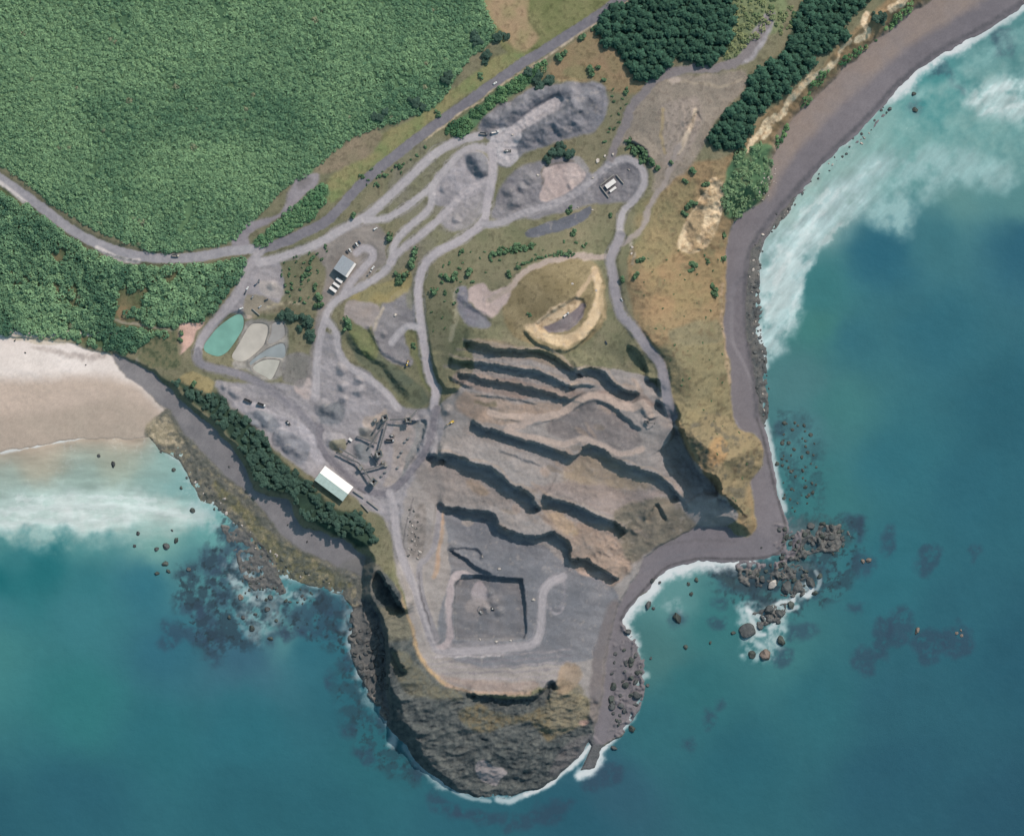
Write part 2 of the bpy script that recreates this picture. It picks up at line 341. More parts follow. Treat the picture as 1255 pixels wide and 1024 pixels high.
# quarry faces: crest lines walked with the high side on the left; (drop, face width, reach, points)
FACES = [
    (11, 2.2, 26, [(568, 419), (585, 421), (608, 428), (640, 430), (665, 431), (681, 438), (697, 450), (716, 462)]),
    (10, 2.2, 22, [(550, 439), (565, 443), (600, 447), (640, 454), (660, 456), (690, 471), (706, 477)]),
    (13, 2.2, 24, [(704, 458), (716, 453), (737, 455), (750, 469), (766, 478), (784, 482)]),
    (9, 2.2, 22, [(560, 457), (576, 461), (608, 468), (640, 474), (655, 477), (690, 488), (716, 494)]),
    (5, 2.2, 14, [(694, 476), (700, 474), (717, 472), (730, 474)]),
    (12, 2.2, 44, [(576, 516), (590, 524), (621, 532), (640, 540), (665, 545), (700, 560), (710, 554), (719, 547), (737, 550), (752, 563), (777, 573), (806, 582), (824, 598), (836, 612)]),
    (16, 2.2, 44, [(536, 556), (556, 557), (582, 568), (604, 573), (626, 594), (644, 602), (664, 626)]),
    (15, 2.2, 38, [(664, 606), (674, 611), (704, 619), (730, 631), (754, 641), (770, 652)]),
    (14, 2.2, 40, [(536, 622), (560, 622), (575, 625), (604, 629), (614, 646), (640, 655), (660, 656), (676, 652), (692, 660), (699, 668), (700, 684), (718, 686), (744, 701), (760, 710)]),
    (3, 2, 12, [(596, 500), (620, 512), (650, 518), (680, 514)]),
    (2.5, 3, 12, [(610, 552), (640, 562), (664, 572)]),
    (2.5, 2, 10, [(580, 484), (620, 488), (660, 496)]),
    (14, 3, 26, [(519, 560), (532, 558), (548, 564)]),
    (6, 2.5, 18, [(548, 672), (572, 686), (590, 700), (604, 704)]),
    (5, 3, 14, [(640, 405), (658, 421), (690, 431), (714, 419), (728, 402)]),
    (4, 2.2, 14, [(786, 508), (796, 512), (806, 511)]),
    (4, 2.2, 12, [(548, 460), (566, 470), (580, 478)]),
    (3.5, 2.5, 12, [(549, 672), (580, 673), (588, 678), (590, 688)]),
    (13, 4, 26, [(788, 464), (806, 467), (815, 481)]),
    (15, 3, 22, [(802, 490), (816, 497), (826, 511), (830, 524)]),
    (34, 4.0, 44, [(824, 522), (836, 530), (843, 552), (857, 576), (876, 585), (884, 608)]),
    (20, 5, 30, [(878, 606), (893, 612), (908, 622), (920, 637)]),
    (9, 4, 22, [(766, 424), (780, 431), (789, 444), (792, 458)]),
    (5, 3, 16, [(728, 489), (750, 499), (768, 514), (786, 529)]),
    (5, 8, 26, [(424, 408), (440, 430), (468, 448), (490, 474), (500, 490)]),
    (3, 4, 16, [(450, 398), (462, 424), (480, 440), (505, 450)]),
    (7, 4, 16, [(524, 430), (532, 452), (544, 474), (563, 478)]),
    (13, 5, 26, [(570, 850), (590, 853), (640, 855), (658, 852), (668, 842), (676, 834), (682, 846)]),
    (28, 5, 44, [(462, 698), (475, 718), (493, 745), (496, 752)]),
    (16, 7, 30, [(480, 790), (490, 815), (500, 826)]),
    (3, 7, 24, [(556, 362), (572, 374), (594, 388), (606, 396)]),
    (6, 2.5, 14, [(492, 517), (514, 515)]),
    (5, 3, 12, [(514, 514), (522, 520), (512, 552), (494, 578)]),
    (6, 3, 16, [(790, 640), (804, 618), (812, 626), (818, 640)]),
    (7, 4, 16, [(768, 174), (786, 184), (800, 204)]),
    (5, 3, 14, [(826, 602), (836, 610), (846, 626)]),
    (6, 4, 14, [(838, 160), (852, 140), (856, 138)]),
]
for drop, fw, reach, pts in FACES:
    sp = smooth_line(pts, 5)
    sl, d, side, t, L = line_param(sp, reach + 4, warp=False)
    d = np.maximum(d + ((N_mid[sl] - 0.5) * 4 + (fbm(PX[sl], PY[sl], 7, 150, 4, 0.7) - 0.5) * 7) * side, 0) * np.where(side == 0, 1, 1)
    end = sstep(np.minimum(t, 1 - t) * L / (5.0 + 0.45 * d) + 0.05)
    hi = np.where(side > 0, 1.0, -1.0)
    f = hi * np.minimum(d / (fw * 0.5), 1.0) * np.clip(1 - d / reach, 0, 1) ** 1.3
    # beyond the ends of the crest the step dies away
    edge = np.where((t <= 0.0005) | (t >= 0.9995), np.exp(-d / 4.0), 1.0)
    H[sl] += 0.5 * drop * 1.25 * f * end * edge

# heaps of crushed stone
HEAPS = [(600, 148, 7), (615, 145, 8), (628, 138, 8), (641, 130, 9), (655, 121, 9), (668, 116, 9), (685, 111, 9), (700, 110, 8), (642, 171, 8), (651, 163, 8), (662, 158, 9), (673, 152, 9), (684, 147, 9), (695, 141, 10), (703, 126, 11),
         (713, 136, 9), (722, 120, 8), (690, 160, 7), (705, 152, 7), (668, 170, 6), (586, 200, 10), (578, 193, 6), (591, 212, 7), (545, 232, 4), (557, 247, 4), (560, 270, 4), (625, 235, 6), (634, 246, 6), (640, 230, 5),
         (650, 220, 5), (628, 251, 5), (325, 515, 6), (317, 508, 5), (345, 535, 7), (356, 547, 6), (288, 482, 5), (275, 474, 4), (396, 500, 7), (410, 505, 6), (411, 541, 8), (440, 552, 6), (448, 527, 5), (419, 451, 5),
         (442, 479, 5), (422, 472, 5), (440, 464, 5), (334, 350, 4), (548, 502, 5), (596, 745, 5), (605, 738, 4), (600, 728, 4), (612, 750, 4), (420, 490, 4), (312, 520, 4), (366, 556, 4), (700, 228, 3), (470, 410, 3), (790, 500, 6), (788, 516, 4)]
for cx, cy, ch in HEAPS:
    R = ch * 1.75
    sl = box_slice(np.array([(cx - R, cy - R), (cx + R, cy + R)], float), 2)
    d = np.hypot(WX[sl] - cx, WY[sl] - cy)
    H[sl] += np.clip(ch - d * 0.62, 0, ch * 0.88)

# roads are graded into the slope
for nm, w, c1, c2, pts in ROADS:
    sp = smooth_line(pts, 6)
    ii = np.clip(np.searchsorted(GX, sp[:, 0]), 0, NX - 1)
    jj = np.clip(np.searchsorted(GY, sp[:, 1]), 0, NY - 1)
    z = H[jj, ii].copy()
    for _ in range(8):
        z[1:-1] = 0.25 * z[:-2] + 0.5 * z[1:-1] + 0.25 * z[2:]
    sl, d, side, t, L = line_param(sp, w / 2 + 6)
    seg = np.concatenate([[0], np.cumsum(np.hypot(*(sp[1:] - sp[:-1]).T))])
    zz = np.interp(t * L, seg, z)
    m = sstep(1 - (d - w / 2) / 4.0)
    H[sl] += (zz - H[sl]) * m * 0.9

# roughness of the ground
H += (N_big - 0.5) * 2.0
slq, sdq = sd_poly(ISLE, 4)
H[slq] += sstep(sdq / 10) * ((fbm(PX[slq] * 0.7 + PY[slq] * 0.3, PY[slq] * 1.25, 24, 165, 5, 0.6, True) - 0.55) * 13.0 + (fbm(PX[slq] * 0.8, PY[slq] * 1.3, 8, 160, 3, 0.5) - 0.5) * 4.0) * np.where(PY[slq] > 846, 1.0, 0.6)
ROUGH = np.full(PX.shape, 0.5)
for poly, a in ((QUARRY, 0.75), (YARD, 1.0), (Q1, 1.8), (Q2, 1.3), (Q3, 1.4), (HEAD, 1.6), (PITF, 0.5)):
    sl, sd = sd_poly(poly, 4)
    m = sstep(sd / 6)
    ROUGH[sl] = ROUGH[sl] * (1 - m) + a * m
H += (N_mid - 0.5) * ROUGH * 1.5 + (N_fine - 0.5) * ROUGH * 1.3
# gullied cliff east of the pits and on the headland end
for poly, a in (([(842, 520), (880, 520), (936, 545), (922, 600), (926, 645), (905, 650), (880, 610), (850, 560)], 9), ([(745, 640), (770, 610), (800, 615), (850, 640), (850, 655), (800, 675), (775, 705), (745, 705), (720, 690)], 6),
                ([(822, 300), (838, 275), (850, 240), (870, 210), (890, 225), (886, 270), (862, 312)], 12), ([(690, 640), (760, 650), (780, 690), (750, 715), (700, 705)], 4),
                ([(940, 160), (1000, 100), (1060, 40), (1105, 0), (1120, 10), (1060, 60), (1000, 120), (950, 185)], 6)):
    sl, sd = sd_poly(poly, 4)
    H[sl] += sstep(sd / 8) * (N_rid[sl] - 0.6) * a

# the square sunken pit, and the cut in the knob
for poly, dn, ds, wall in (([(566, 704), (590, 704), (626, 708), (641, 709), (645, 740), (646, 776), (642, 784), (600, 785), (557, 784), (556, 740), (557, 716)], 9.0, 4.5, 2.2),
                           ([(654, 398), (668, 386), (690, 372), (704, 364), (716, 366), (720, 378), (709, 396), (694, 408), (676, 412), (660, 408)], 5.0, 4.0, 5.0)):
    sl, sd = sd_poly(poly, 8, warp=False, sm=False)
    sd = sd + (N_fine[sl] - 0.5) * 2.0
    y = np.clip((PY[sl] - min(q[1] for q in poly)) / 75.0, 0, 1)
    H[sl] -= sstep(sd / wall) * (dn + (ds - dn) * y)

# coast: beaches and reefs are low, elsewhere the land rises from them as a bank or cliff
slc, _sd = sd_poly(COAST, 10, warp=True, sm=False)
SEA = np.full(PX.shape, -50.0)
SEA[slc] = _sd                        # positive on land
FLAT = np.full(PX.shape, -300.0)
for poly in (SAND, WSHIN, WREEF, ESHIN, EBOUL):
    sl, sd = sd_poly(poly, 90, warp=True, sm=False)
    FLAT[sl] = np.maximum(FLAT[sl], sd)
dF = np.minimum(np.maximum(-FLAT, 0), np.maximum(SEA, 0))
low = 0.5 + 0.085 * np.clip(SEA, 0, 60)
bank = low + 1.45 * dF + (N_mid - 0.5) * np.clip(dF * 0.6, 0, 5)
H = np.where(SEA > 0, np.minimum(H, bank), H)
H = np.where((SEA > 0) & (FLAT > 0), np.minimum(H, low + (N_fine - 0.5) * 0.25), H)
sl, sd = sd_poly(WREEF, 6)
H[sl] += (sstep((sd + 2) / 8) * ((N_rid[sl] - 0.62) * 3.2 + (N_fine[sl] - 0.5) * 2.2)) * (SEA[sl] > -6)
H = np.where(SEA <= 0, np.maximum(-7.0, 0.3 + SEA * 0.5), H)
# low rock shelves awash in the sea
SHELVES = [([(945, 640), (975, 648), (1000, 640), (1030, 640), (1048, 655), (1040, 672), (1030, 682), (1000, 680), (985, 690), (955, 690)], 2.6),
           ([(900, 690), (935, 686), (965, 684), (990, 692), (1000, 708), (1002, 728), (985, 735), (965, 736), (945, 728), (925, 722), (905, 715)], 2.8),
           ([(918, 752), (935, 742), (950, 735), (972, 738), (965, 758), (948, 768), (925, 770)], 2.6),
           ([(262, 640), (300, 650), (330, 680), (345, 708), (355, 730), (330, 735), (300, 722), (285, 690)], 1.1),
           ([(432, 740), (455, 735), (470, 760), (478, 800), (478, 840), (480, 880), (468, 884), (448, 850), (432, 815), (424, 780)], 3.4),
           ([(760, 765), (775, 775), (796, 824), (790, 858), (775, 895), (752, 912), (742, 905), (750, 860), (748, 800)], 3.2),
           ([(916, 300), (934, 290), (938, 380), (944, 440), (945, 520), (930, 510), (918, 430), (914, 350)], 1.2), ([(972, 236), (990, 225), (1030, 185), (1060, 158), (1090, 128), (1098, 134), (1060, 172), (1010, 215), (972, 258), (950, 285), (942, 285)], 1.0)]
for poly, a in SHELVES:
    sl, sd = sd_poly(poly, 4)
    m = sstep((sd + 1) / 7)
    r = fbm(PX[sl], PY[sl], 11, 90, 4, 0.55, True)
    H[sl] = H[sl] * (1 - m) + m * np.maximum(np.where(SEA[sl] > 0, np.minimum(H[sl], 2.0), -1.2), (r - 0.58) * a * 4.2 + (N_fine[sl] - 0.5) * 1.2)
# pond basins
POND_Z = {}
for nm, poly in POND_DEF:
    sl, sd = sd_poly(poly, 6, warp=False)
    z0 = float(np.median(H[sl][sd > 0]))
    POND_Z[nm] = z0 - 0.4
    rim = sstep((sd + 5) / 4)
    H[sl] = H[sl] * (1 - rim) + rim * (z0 + 0.3)
    H[sl] = np.where(sd > -0.6, z0 - 0.4 - np.clip((sd + 0.6) * 0.8, 0, 2.2), H[sl])


def hz(px, py):
    """ground height at map points"""
    px = np.atleast_1d(np.asarray(px, float))
    py = np.atleast_1d(np.asarray(py, float))
    i = np.clip(np.searchsorted(GX, px) - 1, 0, NX - 2)
    j = np.clip(np.searchsorted(GY, py) - 1, 0, NY - 2)
    u = np.clip((px - GX[i]) / (GX[i + 1] - GX[i]), 0, 1)
    v = np.clip((py - GY[j]) / (GY[j + 1] - GY[j]), 0, 1)
    return (H[j, i] * (1 - u) + H[j, i + 1] * u) * (1 - v) + (H[j + 1, i] * (1 - u) + H[j + 1, i + 1] * u) * v


def hz1(px, py):
    return float(hz(px, py)[0])


def at(px, py, dz=0.0):
    return (px - 627.5, 512 - py, hz1(px, py) + dz)

# ------------------------------------------------------------ what the ground is made of
CLR = np.zeros(PX.shape + (3,))
REG = np.zeros(PX.shape, np.int16)
RNAMES = ["ground"]


def mixc(a, b, t):
    return a + (b - a) * t[..., None]


def region_id(n):
    if n not in RNAMES:
        RNAMES.append(n)
    return RNAMES.index(n)


def lay(sl, m, c1, c2, reg, noise):
    t = np.clip((noise[sl] - 0.5) * 2.2 + 0.5, 0, 1)
    c = mixc(alb(c1) * np.ones(t.shape + (3,)), alb(c2), t)
    CLR[sl] = CLR[sl] + (c - CLR[sl]) * m[..., None]
    if reg:
        REG[sl] = np.where(m > 0.5, region_id(reg), REG[sl])


def paint(poly, c1, c2, edge=4, op=1.0, reg=None, noise=None, warp=True, sm=True):
    sl, sd = sd_poly(poly, edge + 4, warp, sm)
    lay(sl, sstep(sd / edge + 0.5) * op, c1, c2, reg, N_mid if noise is None else noise)


def patch(cx, cy, rx, ry, c1, c2, edge=5, op=1.0, rot=0, reg=None, noise=None):
    a = np.linspace(0, 2 * np.pi, 14, endpoint=False)
    r = math.radians(rot)
    x, y = rx * np.cos(a), ry * np.sin(a)
    paint(np.stack([cx + x * math.cos(r) - y * math.sin(r), cy + x * math.sin(r) + y * math.cos(r)], 1), c1, c2, edge, op, reg, noise, True, False)


def stroke(pts, w, c1, c2, edge=2, op=1.0, reg=None, noise=None, warp=False):
    sp = smooth_line(pts, 6)
    sl, d, side, t, L = line_param(sp, w / 2 + edge + 6, warp)
    d = d + (N_fine[sl] - 0.5) * min(2.4, w * 0.3)
    lay(sl, sstep((w / 2 - d) / edge + 0.5) * op, c1, c2, reg, N_mid if noise is None else noise)


OL1, OL2 = (114, 116, 92), (136, 129, 107)
lay((slice(None), slice(None)), np.ones(PX.shape), OL1, OL2, None, N_big * 0.5 + N_mid * 0.5)
# paddocks beside the road
paint([(600, -45), (700, -45), (752, -12), (718, 24), (688, 44), (655, 66), (632, 74), (612, 50), (596, 10)], (118, 124, 84), (134, 132, 96), 5)
paint([(570, -45), (640, -45), (646, -10), (650, 30), (662, 48), (645, 62), (628, 58), (606, 30), (585, 8)], (178, 152, 124), (160, 146, 112), 7, 0.9)
paint([(478, 158), (505, 148), (545, 118), (580, 92), (606, 72), (640, 66), (640, 78), (590, 106), (545, 138), (496, 176), (450, 214), (420, 238), (404, 250), (398, 226), (436, 190)], (148, 142, 104), (124, 134, 92), 6)
paint([(380, 200), (410, 170), (440, 160), (470, 165), (455, 190), (420, 205), (396, 215)], (150, 136, 116), (134, 126, 104), 6)
paint([(690, 62), (740, 34), (760, 70), (790, 102), (770, 118), (745, 112), (735, 102), (690, 100), (672, 88)], (156, 134, 108), (142, 128, 100), 6)
# headland grass
paint(HEAD, (158, 133, 104), (140, 125, 98), 6, 1, None, N_big * 0.5 + N_mid * 0.5)
paint([(800, 430), (888, 420), (898, 510), (925, 540), (905, 560), (870, 560), (845, 545), (820, 480)], (140, 130, 102), (128, 122, 98), 10, 0.9)
paint([(838, 530), (880, 505), (930, 540), (934, 570), (915, 600), (922, 640), (900, 630), (880, 590), (860, 570)], (152, 136, 108), (128, 118, 96), 8, 0.95, None, N_fine * 0.5 + N_mid * 0.5)
paint([(835, 300), (900, 300), (888, 340), (880, 370), (800, 380), (790, 330)], (160, 134, 104), (146, 130, 98), 12, 0.7)
paint([(822, 402), (870, 392), (888, 400), (886, 418), (830, 424), (818, 415)], (122, 118, 98), (136, 128, 104), 6, 0.9)
paint([(780, 258), (815, 235), (850, 222), (850, 250), (830, 300), (800, 330), (778, 320)], (130, 126, 96), (144, 130, 100), 10, 0.8)
patch(878, 553, 12, 20, (172, 140, 104), (162, 136, 102), 6, 0.9, 20)
patch(708, 90, 18, 8, (128, 128, 96), (140, 132, 100), 6, 0.8)
# scrub floors
paint([(-5200, -5200), (520, -5200), (545, -130), (400, -60), (-60, -60), (-60, 170), (-300, 60), (-5200, -600)], (88, 122, 90), (100, 132, 96), 6, 1, None, N_mid, False, False)
for poly in (SCRUB_N, SCRUB_S, SCRUB_MID, SCRUB_RD, SCRUB_E):
    paint(poly, (80, 112, 84), (102, 132, 96), 5, 1, "ground", N_mid)
paint([(880, -45), (960, -45), (958, 30), (930, 50), (905, 72), (885, 75), (896, 30)], (130, 140, 104), (118, 132, 98), 6, 0.9)
paint(SCRUB_S, (84, 104, 74), (124, 116, 88), 6, 1, None, N_mid)
for poly in (PINES_A, PINES_B, CLIFFTREES):
    paint(poly, (48, 68, 58), (60, 80, 64), 6, 1, None)
# stockpile strip and pale track
NE_STRIP = [(902, 78), (914, 56), (928, 32), (938, 16), (947, 20), (941, 46), (927, 66), (914, 80)]
# bare grey ground north-east of the stockpiles
paint([(758, 178), (772, 145), (790, 112), (816, 96), (880, 92), (912, 88), (912, 112), (895, 130), (875, 152), (862, 180), (846, 205), (820, 228), (800, 236), (800, 212), (776, 182)], (138, 130, 120), (160, 148, 136), 6, 1, None, N_mid * 0.5 + N_fine * 0.5)
paint([(808, 132), (850, 120), (860, 140), (852, 172), (836, 196), (818, 214), (812, 190), (816, 160)], (168, 154, 145), (150, 140, 132), 8, 0.95, None, N_mid * 0.5 + N_fine * 0.5)
for k in range(9):
    stroke([(800 + k * 7, 112 + (k % 3) * 8), (812 + k * 5, 140 + (k % 4) * 6), (806 + k * 4, 176 + (k % 3) * 9)], 2.0, (182, 166, 152) if k % 2 else (126, 120, 108), (150, 140, 130), 3, 0.55, None, N_fine, True)
stroke([(815, 100), (850, 104), (890, 106), (908, 98)], 3, (182, 168, 150), (160, 148, 132), 3, 0.7, None, N_fine, True)
patch(826, 100, 7, 5, (190, 176, 164), (176, 162, 152), 4, 0.9)
stroke([(852, 138), (846, 155), (838, 172), (830, 190)], 6, (206, 190, 170), (180, 164, 146), 4, 0.9, None, N_fine, True)
stroke([(812, 135), (810, 160), (815, 190)], 4, (176, 156, 120), (160, 146, 118), 4, 0.8, None, N_fine, True)
# grey working ground
GQ1, GQ2 = (126, 121, 122), (142, 135, 133)
paint(QUARRY, (152, 145, 142), (142, 138, 137), 4, 1, "quarry_floor", N_big * 0.5 + N_mid * 0.5)
paint(YARD, (142, 139, 143), (160, 155, 158), 5, 1, "quarry_floor", N_big * 0.4 + N_mid * 0.6)
paint(YARD2, (126, 123, 127), (142, 138, 140), 4, 1, "quarry_floor")
paint(CARP, (148, 144, 149), (158, 152, 154), 4, 1, "quarry_floor")
paint(Q1, (112, 114, 122), (134, 132, 138), 5, 1, "quarry_floor")
paint(Q3, (120, 118, 124), (134, 131, 135), 5, 1, "quarry_floor")
paint(Q4, (98, 101, 111), (104, 106, 115), 2, 1, "quarry_floor")
paint([(385, 300), (430, 272), (468, 280), (474, 300), (470, 326), (444, 344), (424, 356), (404, 372), (396, 395), (384, 470), (376, 470), (382, 420), (392, 370), (400, 330)], (134, 128, 126), (146, 138, 134), 5, 0.9, "quarry_floor")
paint([(498, 176), (560, 172), (590, 172), (604, 180), (600, 272), (560, 298), (520, 330), (505, 380), (496, 350), (510, 320), (470, 340), (480, 300), (500, 270), (450, 272), (470, 250)], (132, 128, 116), (122, 122, 100), 5, 0.75)
paint([(424, 372), (440, 368), (462, 372), (465, 385), (456, 400), (446, 404), (432, 392), (422, 388)], (164, 152, 146), (150, 142, 140), 3, 1, "quarry_floor")
stroke([(470, 378), (464, 392), (459, 404)], 4, (182, 170, 156), (160, 150, 140), 3, 0.9, None, N_fine, True)
paint([(606, 160), (632, 155), (640, 168), (632, 182), (634, 196), (622, 205), (604, 194), (600, 178)], (176, 171, 174), (186, 182, 184), 3, 1, "quarry_floor")
paint([(667, 206), (705, 202), (717, 212), (713, 224), (696, 238), (673, 248), (662, 245), (666, 230)], (172, 157, 154), (182, 168, 164), 3, 1, "quarry_floor")
stroke([(664, 226), (668, 205), (690, 200), (706, 200), (718, 210)], 2.5, (110, 104, 100), (122, 114, 108), 2, 0.8, None, None, True)
paint([(700, 196), (712, 194), (722, 206), (716, 210)], (170, 164, 164), (150, 146, 146), 3, 0.9)
paint(Q2, (142, 139, 144), (164, 159, 163), 4, 1, "quarry_floor")
paint([(540, 262), (560, 250), (590, 236), (592, 262), (566, 284), (546, 282)], (142, 138, 140), (160, 155, 158), 5, 0.9, "quarry_floor")
# olive slopes left inside the works
paint([(424, 392), (446, 406), (458, 412), (462, 430), (490, 452), (512, 470), (526, 490), (512, 500), (496, 490), (470, 464), (440, 442), (426, 420)], (108, 112, 92), (92, 100, 86), 5, 0.95, "ground")
paint([(426, 395), (446, 402), (462, 424), (458, 442), (440, 428), (428, 412)], (112, 122, 84), (124, 126, 92), 4, 0.9)
paint([(498, 406), (508, 400), (516, 420), (522, 452), (528, 478), (520, 474), (510, 446)], (134, 130, 96), (122, 124, 92), 3, 0.9, "ground")
paint([(455, 352), (480, 344), (500, 330), (506, 345), (495, 362), (474, 372), (452, 370), (430, 366)], (162, 148, 104), (138, 132, 98), 4, 0.85)
# knob
paint(KNOB, (130, 118, 91), (146, 133, 106), 4, 1, "ground")
paint([(641, 402), (656, 398), (680, 412), (700, 408), (718, 392), (728, 360), (724, 330), (732, 330), (738, 356), (734, 390), (716, 412), (694, 427), (662, 418)], (216, 194, 162), (190, 166, 134), 4, 1, "quarry_floor", N_mid * 0.5 + N_fine * 0.5)
paint([(654, 396), (668, 386), (690, 372), (704, 366), (712, 372), (706, 382), (690, 392), (672, 404), (660, 404)], (210, 188, 158), (178, 156, 128), 3, 1, None, N_fine)
paint([(664, 402), (676, 397), (692, 389), (704, 380), (714, 374), (718, 378), (708, 396), (694, 407), (678, 409)], (128, 118, 122), (134, 126, 126), 2.5, 1, "quarry_floor")
stroke([(730, 332), (716, 352), (707, 368)], 6, (196, 172, 144), (176, 156, 132), 4, 0.9, None, None, True)
stroke([(738, 350), (734, 370), (740, 390), (732, 396)], 5, (180, 158, 126), (140, 128, 100), 4, 0.8, None, N_fine, True)
# pale tip west of the knob
paint([(576, 352), (592, 346), (600, 356), (622, 352), (624, 366), (612, 384), (596, 388), (580, 376), (572, 366)], (186, 168, 164), (172, 156, 152), 4, 1, "quarry_floor")
paint([(556, 360), (572, 350), (574, 372), (592, 386), (602, 396), (596, 404), (574, 400), (560, 382)], (130, 126, 136), (122, 122, 128), 4, 1, "quarry_floor")
stroke([(557, 358), (558, 380), (556, 404), (552, 416)], 6, (166, 160, 138), (140, 134, 110), 5, 0.8, None, N_fine, True)
# benches
paint([(585, 415), (690, 440), (700, 455), (640, 438), (590, 434)], (150, 134, 112), (140, 126, 108), 4, 0.8)
paint([(560, 455), (640, 466), (700, 478), (780, 480), (800, 498), (720, 488), (640, 488), (570, 474)], (152, 134, 126), (138, 126, 120), 5, 0.9)
paint([(570, 480), (640, 494), (700, 492), (680, 508), (640, 520), (590, 518), (560, 500)], (166, 146, 132), (150, 136, 126), 6, 0.95)
paint([(668, 520), (700, 498), (730, 490), (760, 505), (785, 540), (760, 552), (720, 538), (690, 538)], (124, 118, 118), (132, 125, 124), 5, 0.95)
paint([(608, 502), (630, 508), (626, 514), (606, 510)], (130, 118, 96), (120, 110, 92), 4, 0.9)
paint([(596, 494), (606, 490), (608, 498), (590, 498), (580, 492)], (128, 118, 98), (120, 112, 96), 4, 0.9)
paint([(700, 562), (740, 556), (775, 580), (800, 590), (780, 605), (730, 610), (690, 590)], (156, 140, 120), (146, 134, 122), 12, 0.85)
paint([(640, 600), (700, 590), (770, 600), (810, 600), (800, 612), (760, 634), (720, 620), (680, 608)], (140, 129, 126), (148, 135, 130), 8, 0.8)
paint([(660, 628), (700, 640), (756, 646), (776, 690), (750, 720), (720, 712), (700, 690), (690, 662)], (158, 138, 124), (144, 130, 120), 6, 0.9)
paint([(664, 622), (690, 630), (708, 650), (696, 658), (680, 640)], (172, 152, 126), (160, 142, 124), 6, 0.85)
paint([(755, 625), (790, 612), (822, 610), (850, 640), (846, 652), (800, 672), (775, 690), (758, 660)], (112, 108, 98), (126, 118, 106), 6, 0.95)
paint([(702, 702), (740, 700), (760, 712), (735, 720), (712, 716)], (190, 168, 156), (166, 148, 138), 4, 0.8)
stroke([(541, 628), (539, 660), (535, 690), (532, 705)], 6, (178, 150, 128), (162, 142, 126), 4, 0.9, None, None, True)
paint([(500, 555), (540, 568), (580, 580), (610, 604), (640, 616), (600, 622), (545, 616), (520, 600)], (128, 122, 120), (140, 132, 128), 8, 0.8)
patch(585, 596, 16, 6, (156, 138, 120), (146, 132, 120), 6, 0.8, 35)
paint([(506, 628), (520, 618), (524, 640), (520, 676), (508, 684), (500, 664)], (122, 116, 112), (146, 138, 134), 3, 0.9, None, N_fine)
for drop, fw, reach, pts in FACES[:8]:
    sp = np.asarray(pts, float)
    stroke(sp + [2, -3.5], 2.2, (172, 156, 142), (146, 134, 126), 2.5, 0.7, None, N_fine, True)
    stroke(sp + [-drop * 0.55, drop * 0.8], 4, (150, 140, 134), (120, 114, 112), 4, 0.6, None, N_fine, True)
for k in range(26):
    t = k / 26.0
    x, y = 600 + 190 * ((k * 0.618) % 1), 470 + 200 * ((k * 0.377) % 1)
    patch(x, y, 5 + 9 * ((k * 0.71) % 1), 2 + 3 * ((k * 0.29) % 1), (170, 150, 136) if k % 3 else (120, 110, 98), (148, 136, 128), 4, 0.6, 20 + 15 * (k % 3))
# pit floor
paint(PITF, (112, 115, 122), (124, 124, 129), 4, 1, "quarry_floor", N_big * 0.4 + N_mid * 0.6)
paint(INPIT, (108, 110, 116), (118, 116, 119), 2, 1, "quarry_floor")
patch(587, 727, 10, 14, (158, 150, 153), (150, 144, 147), 4, 0.95)
patch(586, 744, 15, 10, (140, 134, 134), (150, 143, 142), 6, 0.7)
patch(573, 641, 8, 5, (158, 150, 144), (148, 142, 138), 3, 0.9)
patch(565, 706, 8, 4, (176, 150, 132), (166, 144, 130), 3, 0.8)
stroke([(668, 712), (682, 706), (692, 716), (692, 735), (682, 745)], 3, (140, 136, 142), (126, 124, 130), 4, 0.6, None, N_fine, True)
stroke([(668, 740), (682, 752), (690, 744)], 3, (170, 164, 168), (140, 136, 142), 3, 0.7, None, N_fine, True)
patch(600, 790, 60, 3, (150, 145, 148), (130, 127, 131), 3, 0.6)
for k, yy in enumerate((803, 810, 817, 824, 832, 839)):
    stroke([(520 + 3 * k, yy + 3), (570, yy), (640, yy - 2), (700, yy - 8)], 2.2, (118, 114, 122) if k % 2 else (162, 154, 156), (134, 129, 134), 3, 0.65, None, N_fine, True)
paint([(536, 826), (570, 832), (640, 834), (660, 838), (648, 848), (600, 848), (562, 840)], (152, 136, 128), (142, 130, 126), 5, 0.8)
stroke([(486, 720), (496, 745), (506, 775), (514, 800), (528, 824), (548, 838)], 5, (186, 160, 126), (160, 138, 116), 4, 0.9, None, N_fine, True)
stroke([(548, 838), (575, 848), (610, 848), (650, 849)], 4, (182, 156, 138), (160, 138, 124), 4, 0.8, None, N_fine, True)
stroke([(536, 804), (560, 804), (612, 803)], 1.8, (196, 192, 194), (150, 146, 150), 2, 0.8, None, N_fine, True)
paint([(745, 745), (760, 740), (754, 800), (748, 850), (742, 892), (726, 905), (722, 860), (728, 800)], (120, 112, 112), (112, 107, 109), 6, 0.9, "shingle_beach")
